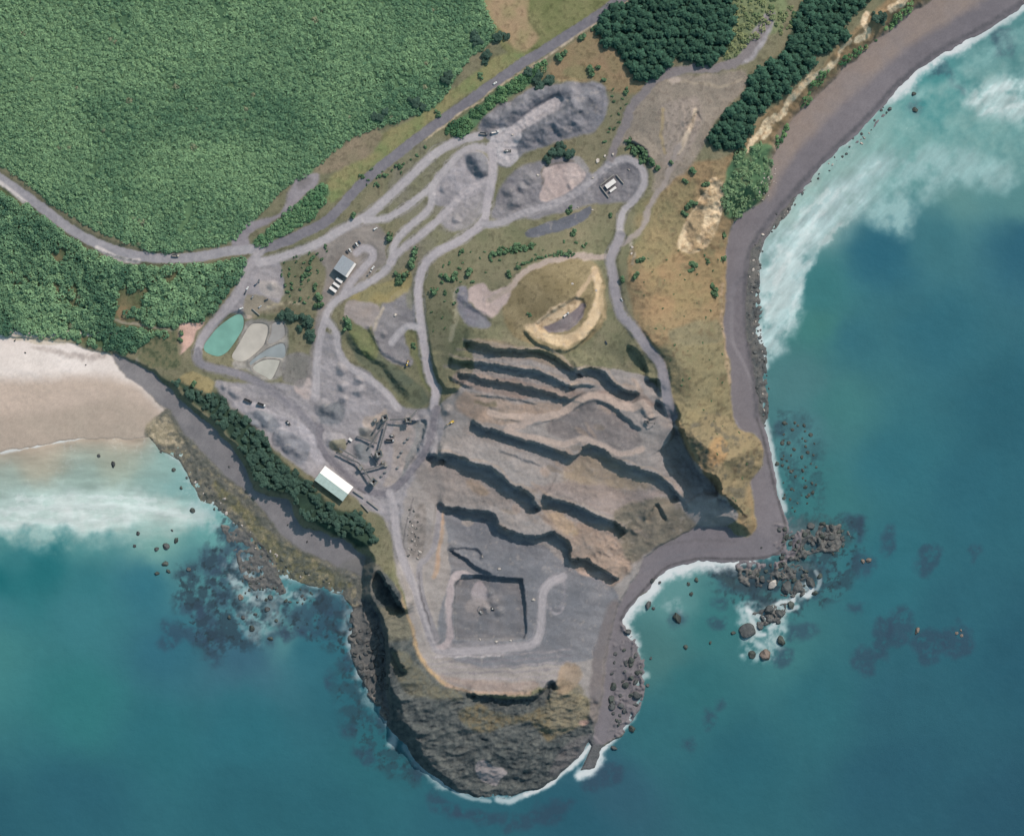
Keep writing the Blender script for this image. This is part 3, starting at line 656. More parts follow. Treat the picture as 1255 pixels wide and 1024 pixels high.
# island end: dark rock, dry grass on the shelves
ROCK1, ROCK2 = (58, 67, 71), (100, 103, 101)
paint([(437, 700), (466, 700), (486, 716), (500, 760), (512, 800), (530, 830), (562, 846), (600, 853), (640, 855), (664, 846), (690, 830), (712, 850), (726, 885), (728, 905), (700, 950), (620, 985), (560, 978), (500, 930), (466, 890), (440, 845), (424, 790), (430, 745)], ROCK1, ROCK2, 5, 1, "cliff", N_fine * 0.6 + N_mid * 0.4)
paint([(478, 800), (500, 800), (530, 836), (560, 846), (566, 858), (540, 856), (505, 850), (488, 830)], (114, 110, 94), (94, 96, 88), 6, 0.85, None, N_fine)
paint([(440, 680), (462, 690), (470, 705), (450, 740), (434, 745), (436, 715)], (112, 110, 104), (124, 120, 112), 6, 0.8)
paint([(448, 745), (490, 745), (505, 775), (485, 785), (456, 778), (440, 770)], (108, 108, 96), (122, 118, 102), 6, 0.8)
paint([(562, 870), (590, 862), (610, 872), (640, 876), (668, 862), (676, 880), (682, 900), (672, 908), (650, 885), (610, 892), (585, 898), (566, 884)], (126, 114, 88), (90, 92, 82), 5, 0.75, None, N_fine)
paint([(668, 862), (690, 835), (712, 840), (722, 862), (718, 885), (700, 895), (680, 900), (672, 880)], (140, 130, 108), (114, 110, 96), 5, 0.85, None, N_fine)
patch(716, 884, 5, 4, (176, 146, 136), (160, 138, 126), 3, 0.8)
paint([(686, 815), (704, 812), (712, 830), (700, 845), (684, 850)], (156, 136, 116), (140, 126, 110), 5, 0.8)
paint([(583, 936), (592, 930), (604, 938), (622, 945), (614, 952), (608, 963), (594, 958), (584, 948)], (140, 136, 138), (132, 128, 130), 2, 1, "shingle_beach")
paint([(706, 960), (704, 930), (716, 904), (736, 896), (742, 920), (730, 950)], (96, 96, 98), (80, 82, 84), 4, 1, 'reef', N_fine)
paint([(680, 930), (700, 906), (724, 903), (716, 925), (690, 950), (672, 950)], (104, 102, 104), (94, 94, 96), 5, 0.8)
# cream cliffs of the eastern bank
CR1, CR2 = (240, 220, 188), (166, 142, 112)
paint([(829, 305), (836, 280), (846, 262), (862, 240), (872, 220), (884, 226), (886, 250), (880, 276), (868, 298), (852, 310)], CR1, CR2, 4, 0.9, "cliff", N_fine * 0.5 + N_rid * 0.5)
paint([(840, 290), (848, 262), (862, 258), (858, 286), (850, 300)], (142, 126, 100), (160, 140, 112), 4, 0.85, None, N_fine)
for pts, w in (([(916, 184), (924, 172), (934, 160)], 5), ([(934, 168), (945, 158)], 4), ([(938, 155), (948, 146), (960, 138)], 7), ([(962, 134), (972, 118), (984, 106), (990, 100)], 5.5), ([(990, 98), (1004, 90), (1018, 80)], 6),
               ([(1022, 78), (1030, 64), (1036, 56)], 3.5), ([(1040, 54), (1042, 50)], 4), ([(1052, 48), (1062, 42), (1064, 36), (1058, 28), (1062, 18)], 6), ([(1092, 12), (1102, 6), (1110, -2)], 6)):
    stroke(pts, w * 1.3, CR1, (206, 178, 146), 3, 0.97, "cliff", N_fine, True)
stroke([(772, 300), (777, 312), (774, 326)], 4, (190, 182, 172), (130, 124, 112), 3, 0.7, None, N_fine, True)
stroke([(884, 348), (884, 380), (889, 410), (892, 440), (896, 470)], 4, (186, 160, 136), (150, 134, 112), 4, 0.8, None, N_fine, True)
# small marks: pink yard, white verges, spoil
paint([(219, 398), (236, 395), (250, 394), (240, 410), (232, 424), (220, 434), (217, 425)], (212, 176, 160), (202, 170, 158), 2, 1, "quarry_floor")
paint([(218, 464), (236, 456), (250, 460), (262, 468), (256, 480), (246, 478), (232, 472)], (176, 160, 118), (150, 138, 104), 4, 0.9)
paint([(343, 262), (362, 218), (390, 213), (388, 226), (370, 242), (354, 260), (330, 274), (306, 286), (306, 300), (284, 302), (288, 286), (308, 270)], (140, 134, 140), (150, 144, 148), 4, 1, "haul_road")
patch(372, 224, 12, 6, (116, 112, 112), (136, 130, 134), 4, 0.8, -30)
paint([(304, 360), (340, 372), (352, 376), (360, 384), (330, 384), (300, 392), (296, 384)], (152, 142, 122), (138, 130, 112), 4, 0.8)
patch(302, 388, 8, 3, (206, 186, 172), (190, 174, 160), 2, 0.9)
stroke([(328, 376), (345, 372), (356, 370), (366, 372)], 3, (196, 184, 158), (150, 140, 118), 3, 0.8, None, N_fine, True)
paint([(318, 345), (340, 348), (350, 362), (336, 366), (322, 362)], (186, 178, 170), (160, 152, 148), 4, 0.7)
paint([(300, 396), (330, 392), (350, 396), (352, 440), (340, 466), (318, 462), (300, 452), (284, 446)], (140, 136, 132), (156, 152, 147), 5, 0.95, 'quarry_floor', N_fine)
# stockpile and yard tones
paint([(604, 168), (625, 158), (650, 142), (672, 128), (690, 120), (694, 128), (676, 140), (650, 154), (625, 170)], (164, 159, 163), (172, 167, 170), 4, 0.95)
paint([(572, 192), (590, 188), (598, 200), (598, 216), (584, 218), (572, 206)], (108, 110, 118), (120, 120, 126), 4, 0.9)
paint([(285, 494), (305, 492), (322, 498), (345, 508), (368, 518), (388, 535), (398, 560), (390, 570), (370, 548), (340, 526), (312, 512), (298, 506)], (176, 171, 176), (164, 160, 165), 4, 0.95)
paint([(300, 506), (322, 504), (338, 512), (344, 522), (330, 530), (312, 522)], (122, 126, 134), (134, 136, 142), 4, 0.9)
paint([(336, 530), (352, 528), (374, 540), (380, 556), (368, 570), (352, 558)], (122, 124, 132), (130, 131, 138), 4, 0.9)
paint([(364, 466), (382, 462), (382, 486), (372, 488), (362, 478)], (184, 170, 166), (172, 162, 160), 4, 0.9)
paint([(394, 496), (412, 492), (424, 502), (416, 520), (398, 520), (390, 508)], (108, 112, 118), (122, 124, 130), 5, 0.9)
paint([(405, 540), (420, 536), (424, 548), (416, 556), (404, 550)], (132, 128, 108), (116, 114, 100), 3, 0.9)
paint([(446, 512), (462, 508), (474, 500), (470, 516), (456, 526), (444, 520)], (182, 168, 156), (170, 158, 150), 4, 0.85)
paint([(440, 525), (452, 524), (462, 532), (458, 542), (440, 534)], (114, 116, 114), (126, 126, 124), 3, 0.9)
paint([(434, 548), (446, 542), (456, 552), (450, 566), (438, 562)], (112, 118, 124), (130, 134, 138), 4, 0.9)
paint([(482, 520), (500, 522), (510, 530), (500, 566), (486, 590), (470, 596), (482, 560)], (162, 152, 146), (150, 143, 142), 4, 0.8)
paint([(508, 518), (520, 516), (522, 530), (508, 562), (494, 584), (488, 590), (500, 560), (508, 536)], (130, 131, 132), (140, 140, 140), 3, 0.9)
paint([(350, 440), (366, 432), (382, 440), (372, 474), (358, 470), (346, 466)], (124, 122, 122), (138, 134, 134), 4, 0.8)
# shore
paint(SAND, (230, 220, 214), (222, 211, 204), 4, 1, "beach", N_big)
paint([(-200, 468), (0, 464), (60, 462), (120, 460), (165, 470), (190, 492), (215, 520), (190, 540), (100, 548), (0, 560), (-200, 600)], (196, 178, 164), (186, 170, 156), 22, 1, None, N_big)
paint([(-200, 500), (0, 508), (80, 500), (140, 490), (190, 510), (200, 540), (100, 548), (0, 562), (-200, 600)], (178, 162, 148), (170, 158, 144), 18, 0.8, None, N_big)
stroke([(40, 426), (75, 432), (100, 437), (125, 437)], 7, (160, 148, 142), (190, 178, 170), 5, 0.7, None, N_fine, True)
paint([(0, 409), (40, 410), (90, 416), (60, 422), (20, 417)], (170, 160, 130), (200, 188, 170), 4, 0.7, None, N_fine)
paint(WSHIN, (124, 122, 125), (134, 131, 133), 3, 1, "shingle_beach", N_mid)
paint(WREEF, (114, 110, 97), (88, 90, 86), 4, 1, "reef", N_fine * 0.7 + N_mid * 0.3)
paint([(178, 520), (200, 508), (215, 522), (225, 545), (200, 545), (182, 536)], (186, 172, 146), (150, 138, 112), 5, 0.85, None, N_fine)
paint([(262, 590), (290, 612), (320, 640), (345, 670), (330, 680), (300, 640), (270, 612)], (120, 114, 76), (96, 96, 74), 6, 0.8, None, N_fine)
paint([(336, 660), (400, 695), (430, 712), (420, 722), (370, 715), (340, 700)], (112, 108, 78), (84, 88, 78), 6, 0.85, None, N_fine)
patch(438, 698, 22, 16, (98, 100, 98), (108, 108, 104), 8, 0.5)
paint(ESHIN, (116, 112, 118), (124, 119, 124), 4, 1, "shingle_beach", N_big)
paint([(1330, -140), (1134, 0), (1098, 26), (1042, 74), (972, 144), (948, 180), (942, 245), (962, 205), (1010, 152), (1080, 85), (1140, 40), (1330, -80)], (150, 136, 128), (138, 129, 127), 14, 0.9, None, N_big * 0.5 + N_mid * 0.5)
stroke([(1254, 2), (1210, 30), (1154, 60), (1103, 100), (1070, 136), (1027, 178), (986, 220), (962, 247), (943, 270), (920, 306), (914, 352), (914, 393), (919, 428), (924, 459), (928, 510)], 6, (88, 88, 94), (100, 98, 104), 5, 0.85, None, N_fine)
stroke([(928, 512), (936, 536), (943, 568), (950, 597), (958, 625), (964, 650), (958, 674), (936, 683), (895, 685), (864, 684), (839, 688), (816, 696), (803, 708), (785, 728), (770, 743), (761, 760)], 3, (82, 80, 84), (96, 93, 96), 3, 0.9, None, N_fine)
stroke([(800, 672), (830, 664), (870, 662), (900, 664)], 3, (108, 104, 108), (116, 112, 115), 4, 0.7, None, N_fine, True)
stroke([(790, 700), (830, 680), (870, 674), (910, 672)], 3, (124, 121, 127), (112, 110, 116), 4, 0.6, None, N_fine, True)
paint(EBOUL, (120, 114, 116), (92, 90, 92), 4, 0.95, "reef", N_fine)
for poly, a in SHELVES:
    sl, sd = sd_poly(poly, 8)
    m = sstep(sd / 4 + 0.5)
    m = m * np.where(REG[sl] == region_id("shingle_beach"), 0.15, 1.0)
    lay(sl, m, (70, 75, 78), (110, 107, 103), "reef", N_fine * 0.6 + N_mid * 0.4)
paint(NE_STRIP, (152, 148, 152), (168, 163, 166), 4, 0.95, 'dirt_track', N_fine)
# roads last
for nm, w, c1, c2, pts in ROADS:
    stroke(pts, w + 0.8, c1, c2, 3.5 if nm != "road" else 1.8, 1.0, nm, N_mid * 0.5 + N_fine * 0.5, nm == "dirt_track")
    if nm == "haul_road" and w > 6:
        sp = smooth_line(pts, 6)
        tn = np.gradient(sp, axis=0)
        tn = np.stack([-tn[:, 1], tn[:, 0]], 1) / np.maximum(np.linalg.norm(tn, axis=1), 1e-6)[:, None]
        for off, dc in ((w * 0.22, 12), (-w * 0.22, 12), (w * 0.62, -10), (-w * 0.62, -22)):
            stroke((sp + tn * off)[::3], 1.3, tuple(v + dc for v in c2), tuple(v + dc * 0.3 for v in c1), 2.0, 0.55, None, N_fine, True)
stroke([(655, 78), (638, 90), (618, 104), (600, 116), (572, 136), (549, 152), (520, 174)], 2.2, (196, 178, 154), (150, 142, 112), 2, 0.9, None, N_fine, True)
stroke([(775, 0), (745, 22), (712, 42), (680, 64), (660, 78), (640, 91)], 2.6, (198, 182, 164), (160, 148, 128), 2, 0.9, None, N_fine)
for pts in ([(505, 612), (498, 640), (496, 665), (502, 682)], [(514, 700), (517, 730), (528, 765)], [(414, 556), (436, 572), (448, 590)], [(438, 600), (448, 606)]):
    stroke(pts, 1.6, (92, 88, 92), (104, 100, 102), 1.5, 0.8, None, None, True)

# dry headland: rock showing through the grass
sl, sd = sd_poly([(838, 520), (880, 500), (930, 538), (938, 560), (918, 596), (924, 645), (905, 645), (880, 595), (856, 575)], 8)
spots = np.clip((fbm(PX[sl], PY[sl], 8, 220, 4) - 0.52) * 7, 0, 1) * sstep(sd / 8) * 0.8
lay(sl, spots, (96, 94, 86), (112, 106, 92), None, N_fine)
sl, sd = sd_poly(HEAD, 8)
spots = np.clip((fbm(PX[sl], PY[sl], 15, 230, 4) - 0.56) * 6, 0, 1) * sstep(sd / 8) * 0.6 * (REG[sl] == 0)
lay(sl, spots, (118, 116, 90), (128, 112, 90), None, N_fine)
# reef: weed, pale shell sand and wet hollows
sl, sd = sd_poly(WREEF, 6)
rf = fbm(PX[sl], PY[sl], 7, 240, 4)
lay(sl, np.clip((rf - 0.55) * 8, 0, 1) * sstep(sd / 5) * 0.7, (70, 76, 74), (84, 86, 76), None, N_fine)
lay(sl, np.clip((0.40 - rf) * 8, 0, 1) * sstep(sd / 5) * 0.6, (158, 146, 120), (136, 128, 104), None, N_fine)
# worked ground: scrape marks, spills and dust
wk = (REG == region_id("quarry_floor"))
scr = fbm(PX * 0.5 + PY * 0.35, PY * 1.6 - PX * 0.5, 9, 250, 4)
CLR *= (1 + wk * np.clip((scr - 0.5) * 0.55, -0.1, 0.1))[..., None]
lay((slice(None), slice(None)), wk * np.clip((fbm(PX, PY, 5, 260, 3) - 0.68) * 8, 0, 1) * 0.3, (170, 162, 156), (160, 152, 148), None, N_fine)
stroke([(120, 304), (134, 312), (148, 318), (160, 320), (170, 320)], 6, (214, 204, 200), (196, 188, 186), 3, 0.95, None, N_fine)
stroke([(0, 224), (12, 232), (24, 242), (32, 248)], 5, (214, 206, 202), (196, 188, 186), 3, 0.95, None, N_fine)
patch(150, 383, 7, 10, (160, 130, 104), (148, 132, 100), 3, 0.9)
paint([(172, 424), (200, 408), (218, 404), (222, 440), (212, 452), (186, 450), (168, 440)], (122, 118, 92), (88, 100, 76), 6, 0.85, None, N_fine)
# general unevenness of the real material
damp = 0.80 + 0.40 * (0.35 * N_mid + 0.35 * N_fine + 0.3 * N_grain)
CLR *= damp[..., None]
tuss = np.clip((N_fine - 0.56) * 5, 0, 1) * (REG == 0)
CLR *= (1 - 0.32 * tuss)[..., None]

# ------------------------------------------------------------ sea colour: depth, sand in suspension, foam, kelp
SEAC = [(1255, 300, 50, 100, 118), (1240, 500, 48, 98, 112), (1150, 400, 53, 106, 120), (1050, 420, 57, 110, 122), (1010, 345, 62, 120, 124), (1000, 400, 68, 124, 122), (1022, 500, 68, 122, 124), (975, 470, 78, 124, 128), (1200, 150, 96, 148, 148), (1230, 60, 84, 134, 136),
        (1120, 180, 100, 152, 150), (1150, 130, 68, 138, 140), (1040, 200, 146, 176, 172), (1000, 235, 158, 182, 176), (1080, 160, 130, 168, 164), (975, 262, 160, 184, 180), (1080, 312, 48, 102, 120), (1180, 235, 96, 142, 142), (1250, 240, 88, 136, 138), (1150, 290, 64, 116, 126), (985, 520, 76, 124, 130), (1000, 600, 62, 118, 122), (1100, 560, 54, 110, 122),
        (1200, 600, 50, 102, 116), (1100, 700, 52, 108, 120), (1250, 800, 46, 92, 108), (1100, 860, 50, 98, 112), (1000, 850, 52, 106, 116), (870, 760, 60, 117, 120), (830, 725, 96, 144, 144), (800, 800, 74, 119, 120), (850, 850, 54, 110, 116), (800, 900, 54, 107, 116),
        (900, 930, 48, 100, 112), (1100, 950, 47, 92, 108), (1250, 1020, 46, 88, 105), (700, 1005, 46, 92, 108), (600, 1010, 48, 98, 112), (760, 960, 54, 94, 110), (-40, 575, 164, 174, 160), (50, 562, 170, 168, 152), (150, 560, 160, 170, 156), (200, 580, 142, 172, 166), (215, 600, 130, 170, 168),
        (0, 590, 156, 176, 168), (100, 590, 152, 174, 166), (0, 665, 74, 134, 136), (100, 668, 82, 140, 142), (200, 665, 118, 164, 158), (0, 700, 34, 106, 113), (50, 701, 40, 110, 117), (20, 680, 60, 124, 130), (110, 715, 56, 118, 126), (100, 750, 62, 122, 130), (-20, 745, 62, 122, 130), (180, 720, 56, 114, 128), (258, 650, 104, 160, 158), (245, 690, 76, 126, 132),
        (-20, 800, 68, 128, 130), (100, 860, 54, 118, 122), (200, 900, 50, 108, 118), (100, 980, 48, 98, 112), (300, 980, 48, 100, 112), (200, 790, 54, 106, 122), (300, 800, 62, 102, 120), (330, 772, 88, 138, 142), (380, 790, 54, 108, 122), (420, 850, 50, 102, 115), (300, 900, 50, 108, 120), (450, 930, 50, 105, 115),
        (400, 1010, 48, 100, 112), (-40, 1020, 46, 94, 108), (1180, 760, 50, 100, 114), (930, 700, 66, 112, 118), (960, 800, 66, 120, 124)]
sc = np.array(SEAC, float)
num = np.zeros(PX.shape + (3,))
den = np.zeros(PX.shape)
cxs, cys = np.clip(WX + (N_big - .5) * 30, -60, 1310), np.clip(WY + (fbm(PX, PY, 60, 44, 3) - .5) * 30, -60, 1080)
for x, y, r, g, b in sc:
    w = 1.0 / (((cxs - x) ** 2 + (cys - y) ** 2) / 400 + 0.6) ** 1.8
    num += w[..., None] * np.array([r, g, b])
    den += w
SEACOL = num / den[..., None]
DSEA = np.maximum(-SEA, 0)
FST = fbm(PX, PY * 1.0, 26, 120, 5, 0.6)                 # foam streaks
FPAT = fbm(PX, PY, 7, 130, 4, 0.6)


def sea_paint(poly, c, edge, op, noise=None, nlo=0.3, nhi=0.6):
    p = smooth_line(poly, 3, True)
    sl = box_slice(p, edge + 4)
    x = PX[sl] + (_w1[sl]) * 16 + (N_mid[sl] - .5) * edge * 0.8
    y = PY[sl] + (_w2[sl]) * 16 + (N_big[sl] - .5) * edge * 0.8
    d, ins = seg_dist(p, x, y, True)
    m = sstep(np.where(ins, d, -d) / edge + 0.5) * op
    if noise is not None:
        m = m * np.clip((noise[sl] - nlo) / (nhi - nlo), 0, 1)
    SEACOL[sl] = mixc(SEACOL[sl], np.array(c, float), m)


def sea_patch(cx, cy, rx, ry, c, edge=6, op=0.8, rot=0, noise=None, nlo=0.3, nhi=0.6):
    a = np.linspace(0, 2 * np.pi, 12, endpoint=False)
    r = math.radians(rot)
    x, y = rx * np.cos(a), ry * np.sin(a)
    sea_paint(np.stack([cx + x * math.cos(r) - y * math.sin(r), cy + x * math.sin(r) + y * math.cos(r)], 1), c, edge, op, noise, nlo, nhi)


# beds of kelp and drowned rock
KELP = (58, 74, 92)
for v in ((1231, 52, 12, 17, -10), (1170, 100, 5, 18, -35), (1122, 116, 4, 10, 10), (1124, 134, 9, 8, 30), (1150, 84, 12, 4, -35), (1050, 640, 12, 8, 0), (1056, 648, 6, 16, 10), (1092, 662, 8, 18, 8), (1060, 692, 16, 12, 0), (1138, 690, 12, 20, 30),
          (1196, 680, 7, 8, 0), (1052, 744, 8, 5, 0), (1082, 784, 9, 24, 10), (1105, 770, 16, 22, 20), (1142, 790, 20, 18, 0), (1176, 788, 16, 20, 0), (1060, 810, 14, 14, 20), (871, 879, 6, 9, 0), (883, 862, 4, 6, 0), (845, 908, 8, 8, 0), (881, 763, 10, 8, 20), (885, 737, 8, 4, 20),
          (426, 893, 9, 8, 40), (402, 832, 7, 9, 0), (422, 812, 8, 12, 0), (333, 783, 6, 8, 0), (240, 748, 14, 9, 20), (262, 740, 18, 7, -10), (250, 765, 10, 26, 0), (262, 790, 9, 26, 0), (262, 690, 20, 16, 30), (285, 668, 14, 24, 10), (272, 716, 14, 20, 0), (300, 690, 16, 20, 0),
          (232, 700, 10, 6, 0), (205, 790, 12, 8, 0), (220, 775, 26, 10, 20), (450, 925, 12, 9, 20), (545, 990, 24, 9, 30), (590, 1000, 28, 8, 0), (660, 1000, 40, 10, -20), (740, 955, 22, 12, -20), (960, 805, 12, 10, 0), (930, 708, 26, 14, 0), (900, 712, 20, 12, 0), (990, 720, 14, 16, 0), (985, 775, 16, 9, 0),
          (410, 740, 24, 12, 10), (380, 750, 30, 10, 0), (360, 770, 16, 10, 0), (400, 770, 30, 9, 0), (345, 770, 8, 10, 0), (1000, 700, 16, 10, 0), (955, 525, 8, 8, 0), (831, 757, 9, 9, 0), (955, 650, 12, 8, 0), (437, 790, 8, 20, 0), (470, 880, 8, 14, 20), (512, 945, 12, 8, 40)):
    sea_patch(v[0], v[1], v[2] * 1.15, v[3] * 1.15, KELP, 11, 0.58, v[4], FPAT, 0.2, 0.5)
for v in ((918, 704, 34, 20, 10), (895, 706, 16, 14, 0), (940, 735, 16, 9, 20), (985, 700, 22, 14, 0), (1000, 655, 44, 22, 10)):
    sea_patch(v[0], v[1], v[2], v[3], (62, 80, 86), 12, 0.75, v[4], FPAT, 0.15, 0.5)
for poly, op in (([(262, 630), (300, 650), (345, 700), (400, 722), (436, 745), (430, 800), (400, 790), (340, 760), (300, 800), (250, 800), (225, 760), (215, 705), (245, 690), (262, 660)], 0.75), ([(945, 510), (990, 505), (1010, 560), (1000, 640), (960, 640), (945, 580)], 0.3),
                 ([(860, 690), (960, 690), (1010, 640), (1060, 640), (1040, 720), (960, 760), (900, 740)], 0.65), ([(425, 760), (450, 850), (480, 905), (520, 945), (500, 960), (440, 920), (410, 840)], 0.5)):
    sea_paint(poly, (54, 72, 84), 22, op, fbm(PX, PY, 13, 170, 4, 0.6), 0.46, 0.58)
    sea_paint(poly, (50, 64, 72), 22, op, fbm(PX, PY, 5, 180, 3, 0.6), 0.60, 0.70)
# surf and foam
sea_paint([(968, 262), (1006, 208), (1056, 162), (1100, 126), (1150, 92), (1200, 84), (1260, 60), (1300, 60), (1300, 215), (1200, 215), (1110, 205), (1060, 235), (1000, 285), (950, 330), (940, 300)], (138, 176, 172), 30, 0.7, FST * 0.7 + FPAT * 0.3, 0.2, 0.6)
sea_paint([(-200, 606), (0, 612), (60, 606), (150, 604), (205, 614), (238, 624), (252, 634), (236, 646), (205, 640), (180, 640), (150, 648), (115, 656), (88, 650), (50, 646), (0, 650), (-200, 650)], (210, 222, 220), 22, 1.0, FST * 0.7 + FPAT * 0.3, 0.12, 0.4)
sea_paint([(60, 616), (130, 612), (160, 622), (140, 640), (112, 654), (90, 642)], (214, 222, 219), 14, 0.9)
sea_paint([(-200, 624), (0, 622), (60, 618), (120, 618), (180, 626), (230, 634), (180, 636), (110, 644), (0, 638), (-200, 640)], (218, 226, 224), 16, 0.85)
sea_paint([(0, 598), (100, 596), (180, 600), (240, 615), (262, 640), (240, 650), (120, 670), (0, 665)], (176, 198, 192), 28, 0.75, FST, 0.2, 0.6)
sea_paint([(928, 345), (934, 310), (950, 282), (985, 258), (1012, 232), (1045, 206), (1075, 194), (1092, 205), (1072, 232), (1062, 258), (1030, 272), (1002, 305), (986, 345), (974, 395), (958, 432), (940, 440), (928, 410)], (178, 202, 204), 22, 0.92, FST * 0.6 + FPAT * 0.4, 0.15, 0.5)
sea_paint([(935, 345), (955, 300), (990, 270), (1005, 285), (985, 320), (968, 370), (950, 395), (936, 385)], (198, 214, 214), 20, 0.65, FST, 0.25, 0.55)
sea_paint([(1186, 112), (1220, 98), (1260, 86), (1300, 80), (1300, 150), (1255, 152), (1225, 148), (1200, 140)], (184, 204, 204), 30, 0.85, FST * 0.6 + FPAT * 0.4, 0.2, 0.5)
sea_paint([(1060, 200), (1110, 190), (1160, 185), (1240, 205), (1240, 238), (1180, 230), (1130, 250), (1114, 285), (1080, 280), (1060, 250)], (150, 184, 184), 24, 0.85, FST, 0.25, 0.58)
sea_paint([(1110, 120), (1150, 95), (1190, 62), (1254, 22), (1300, 10), (1300, 50), (1240, 60), (1190, 96), (1150, 125)], (136, 178, 176), 22, 0.75, FST, 0.25, 0.55)
for pts, w in (([(0, 628), (70, 622), (150, 620), (225, 632)], 4), ([(0, 642), (80, 640), (160, 634)], 3), ([(20, 612), (110, 607), (190, 614)], 2.5), ([(935, 400), (950, 350), (985, 290), (1030, 235), (1078, 200)], 4), ([(958, 420), (976, 370), (1000, 310), (1040, 265)], 3.5), ([(945, 330), (970, 280), (1015, 235)], 3),
               ([(1190, 125), (1230, 105), (1265, 95)], 4), ([(1200, 140), (1240, 130), (1270, 125)], 3)):
    sl, d, side, t, L = line_param(smooth_line(pts, 5), w + 10, True)
    m = sstep(1.2 - (d + (FPAT[sl] - .5) * 12) / (w * 1.4)) * 0.45 * np.clip((FST[sl] - 0.3) * 4, 0, 1)
    SEACOL[sl] = mixc(SEACOL[sl], np.array([222, 230, 230.0]), m)
# wet sand thins into the shallows
wet = np.exp(-(DSEA / 17.0) ** 1.3) * 0.95 * (PX < 200) * (PY < 600) * sstep((200 - PX) / 30)
SEACOL = mixc(SEACOL, np.array([182, 166, 150.0]), wet)
lace = np.clip((fbm(PX, PY, 9, 190, 5, 0.65, True) - 0.72) * 5, 0, 1) * np.clip((FST - 0.4) * 3, 0, 1) * np.exp(-DSEA / 45.0) * (SEACOL[..., 0] > 90)
SEACOL = mixc(SEACOL, np.array([216, 224, 224.0]), lace * 0.5)
str_ = fbm(PX * 0.75 + PY * 0.66, (PY * 0.75 - PX * 0.66) * 0.28, 7, 270, 4, 0.6)
SEACOL *= (1 + np.clip((SEACOL[..., 0] - 95) / 80, 0, 1) * (str_ - 0.5) * 0.34 * (PX > 700))[..., None]
str_ = fbm(PX * 0.25, PY, 7, 280, 4, 0.6)
SEACOL *= (1 + np.clip((SEACOL[..., 0] - 95) / 80, 0, 1) * (str_ - 0.5) * 0.26 * (PX < 300))[..., None]
SEACOL = np.minimum(SEACOL, 232)
# broken white water along the shores
WHITE = [([(763, 762), (772, 748), (787, 733), (804, 713), (817, 702), (840, 694), (864, 690), (895, 690)], 15, 0.98), ([(760, 764), (768, 780), (775, 788)], 14, 0.8), ([(895, 690), (925, 688)], 5, 0.8), ([(1090, 118), (1108, 104), (1126, 84), (1154, 66), (1182, 52)], 13, 0.98), ([(1182, 52), (1212, 36), (1256, 8)], 8, 0.85),
         ([(938, 516), (944, 545), (950, 575), (955, 600), (962, 625)], 6, 0.75), ([(930, 400), (934, 425), (940, 450)], 5, 0.7), ([(936, 290), (930, 315), (928, 345)], 5, 0.6),
         ([(742, 902), (736, 920), (732, 935), (722, 946), (712, 950)], 9, 0.95), ([(745, 910), (762, 892), (768, 880)], 9, 0.9), ([(727, 908), (718, 922), (706, 934), (690, 948), (668, 964), (645, 974)], 5, 0.95), ([(645, 974), (625, 982), (610, 980)], 6, 0.75), ([(600, 982), (575, 978), (556, 970)], 4, 0.55), ([(545, 962), (534, 955)], 10, 0.6), ([(482, 896), (482, 908), (478, 912)], 7, 0.6),
         ([(476, 885), (470, 868)], 7, 0.5), ([(440, 826), (452, 822)], 9, 0.6), ([(430, 775), (427, 790)], 6, 0.45), ([(496, 915), (510, 935), (525, 948)], 6, 0.4), ([(760, 830), (775, 838), (792, 828)], 6, 0.6), ([(776, 800), (772, 785), (768, 770)], 8, 0.7), ([(780, 860), (775, 880)], 7, 0.55),
         ([(990, 716), (996, 722), (990, 730), (976, 727), (971, 738), (958, 738), (946, 746)], 4.5, 0.95), ([(920, 750), (932, 756), (946, 757), (950, 766), (944, 770)], 4, 0.95), ([(916, 746), (922, 760), (928, 776), (938, 778)], 4.5, 0.9), ([(955, 742), (966, 748), (978, 744)], 4, 0.7), ([(930, 790), (938, 796), (928, 806)], 5, 0.6), ([(1000, 700), (1006, 712), (1002, 722)], 3, 0.5),
         ([(0, 554), (51, 545), (97, 535), (106, 536)], 3.0, 0.85)]
for pts, w, op in WHITE:
    sp = smooth_line(pts, 5)
    sl, d, side, t, L = line_param(sp, w + 6, False)
    d = d + (FPAT[sl] - .5) * w * 0.9 + (_w1[sl]) * 4
    m = sstep(1.15 - d / w) * op
    SEACOL[sl] = mixc(SEACOL[sl], np.array([214, 220, 222.0]), m)
# swash round the reefs
for poly, op in (([(905, 745), (925, 738), (960, 735), (975, 715), (990, 716), (992, 728), (970, 745), (965, 775), (960, 790), (945, 808), (918, 812), (908, 800), (912, 780)], 0.85), ([(278, 690), (310, 680), (350, 712), (385, 728), (370, 738), (330, 735), (300, 740), (282, 720)], 0.75), ([(296, 745), (335, 735), (345, 760), (320, 785), (298, 775)], 0.45),
                 ([(420, 735), (436, 740), (436, 790), (426, 796), (420, 770)], 0.4), ([(815, 735), (832, 732), (838, 750), (822, 752)], 0.5), ([(945, 640), (1000, 640), (1005, 690), (960, 700)], 0.25), ([(228, 620), (262, 615), (268, 650), (245, 655)], 0.5), ([(438, 840), (470, 850), (476, 880), (455, 870)], 0.45)):
    sea_paint(poly, (178, 196, 198), 10, op, FPAT * 0.6 + FST * 0.4, 0.36, 0.6)
thin = np.exp(-DSEA / 2.2) * np.clip((FPAT - 0.38) * 3.5, 0, 1) * 0.75
thin = thin * ((PX > 200) | (PY > 640))
SEACOL = mixc(SEACOL, np.array([196, 206, 208.0]), thin)
SEACOL *= (0.965 + 0.07 * (0.5 * N_mid + 0.3 * FPAT + 0.2 * N_big))[..., None]


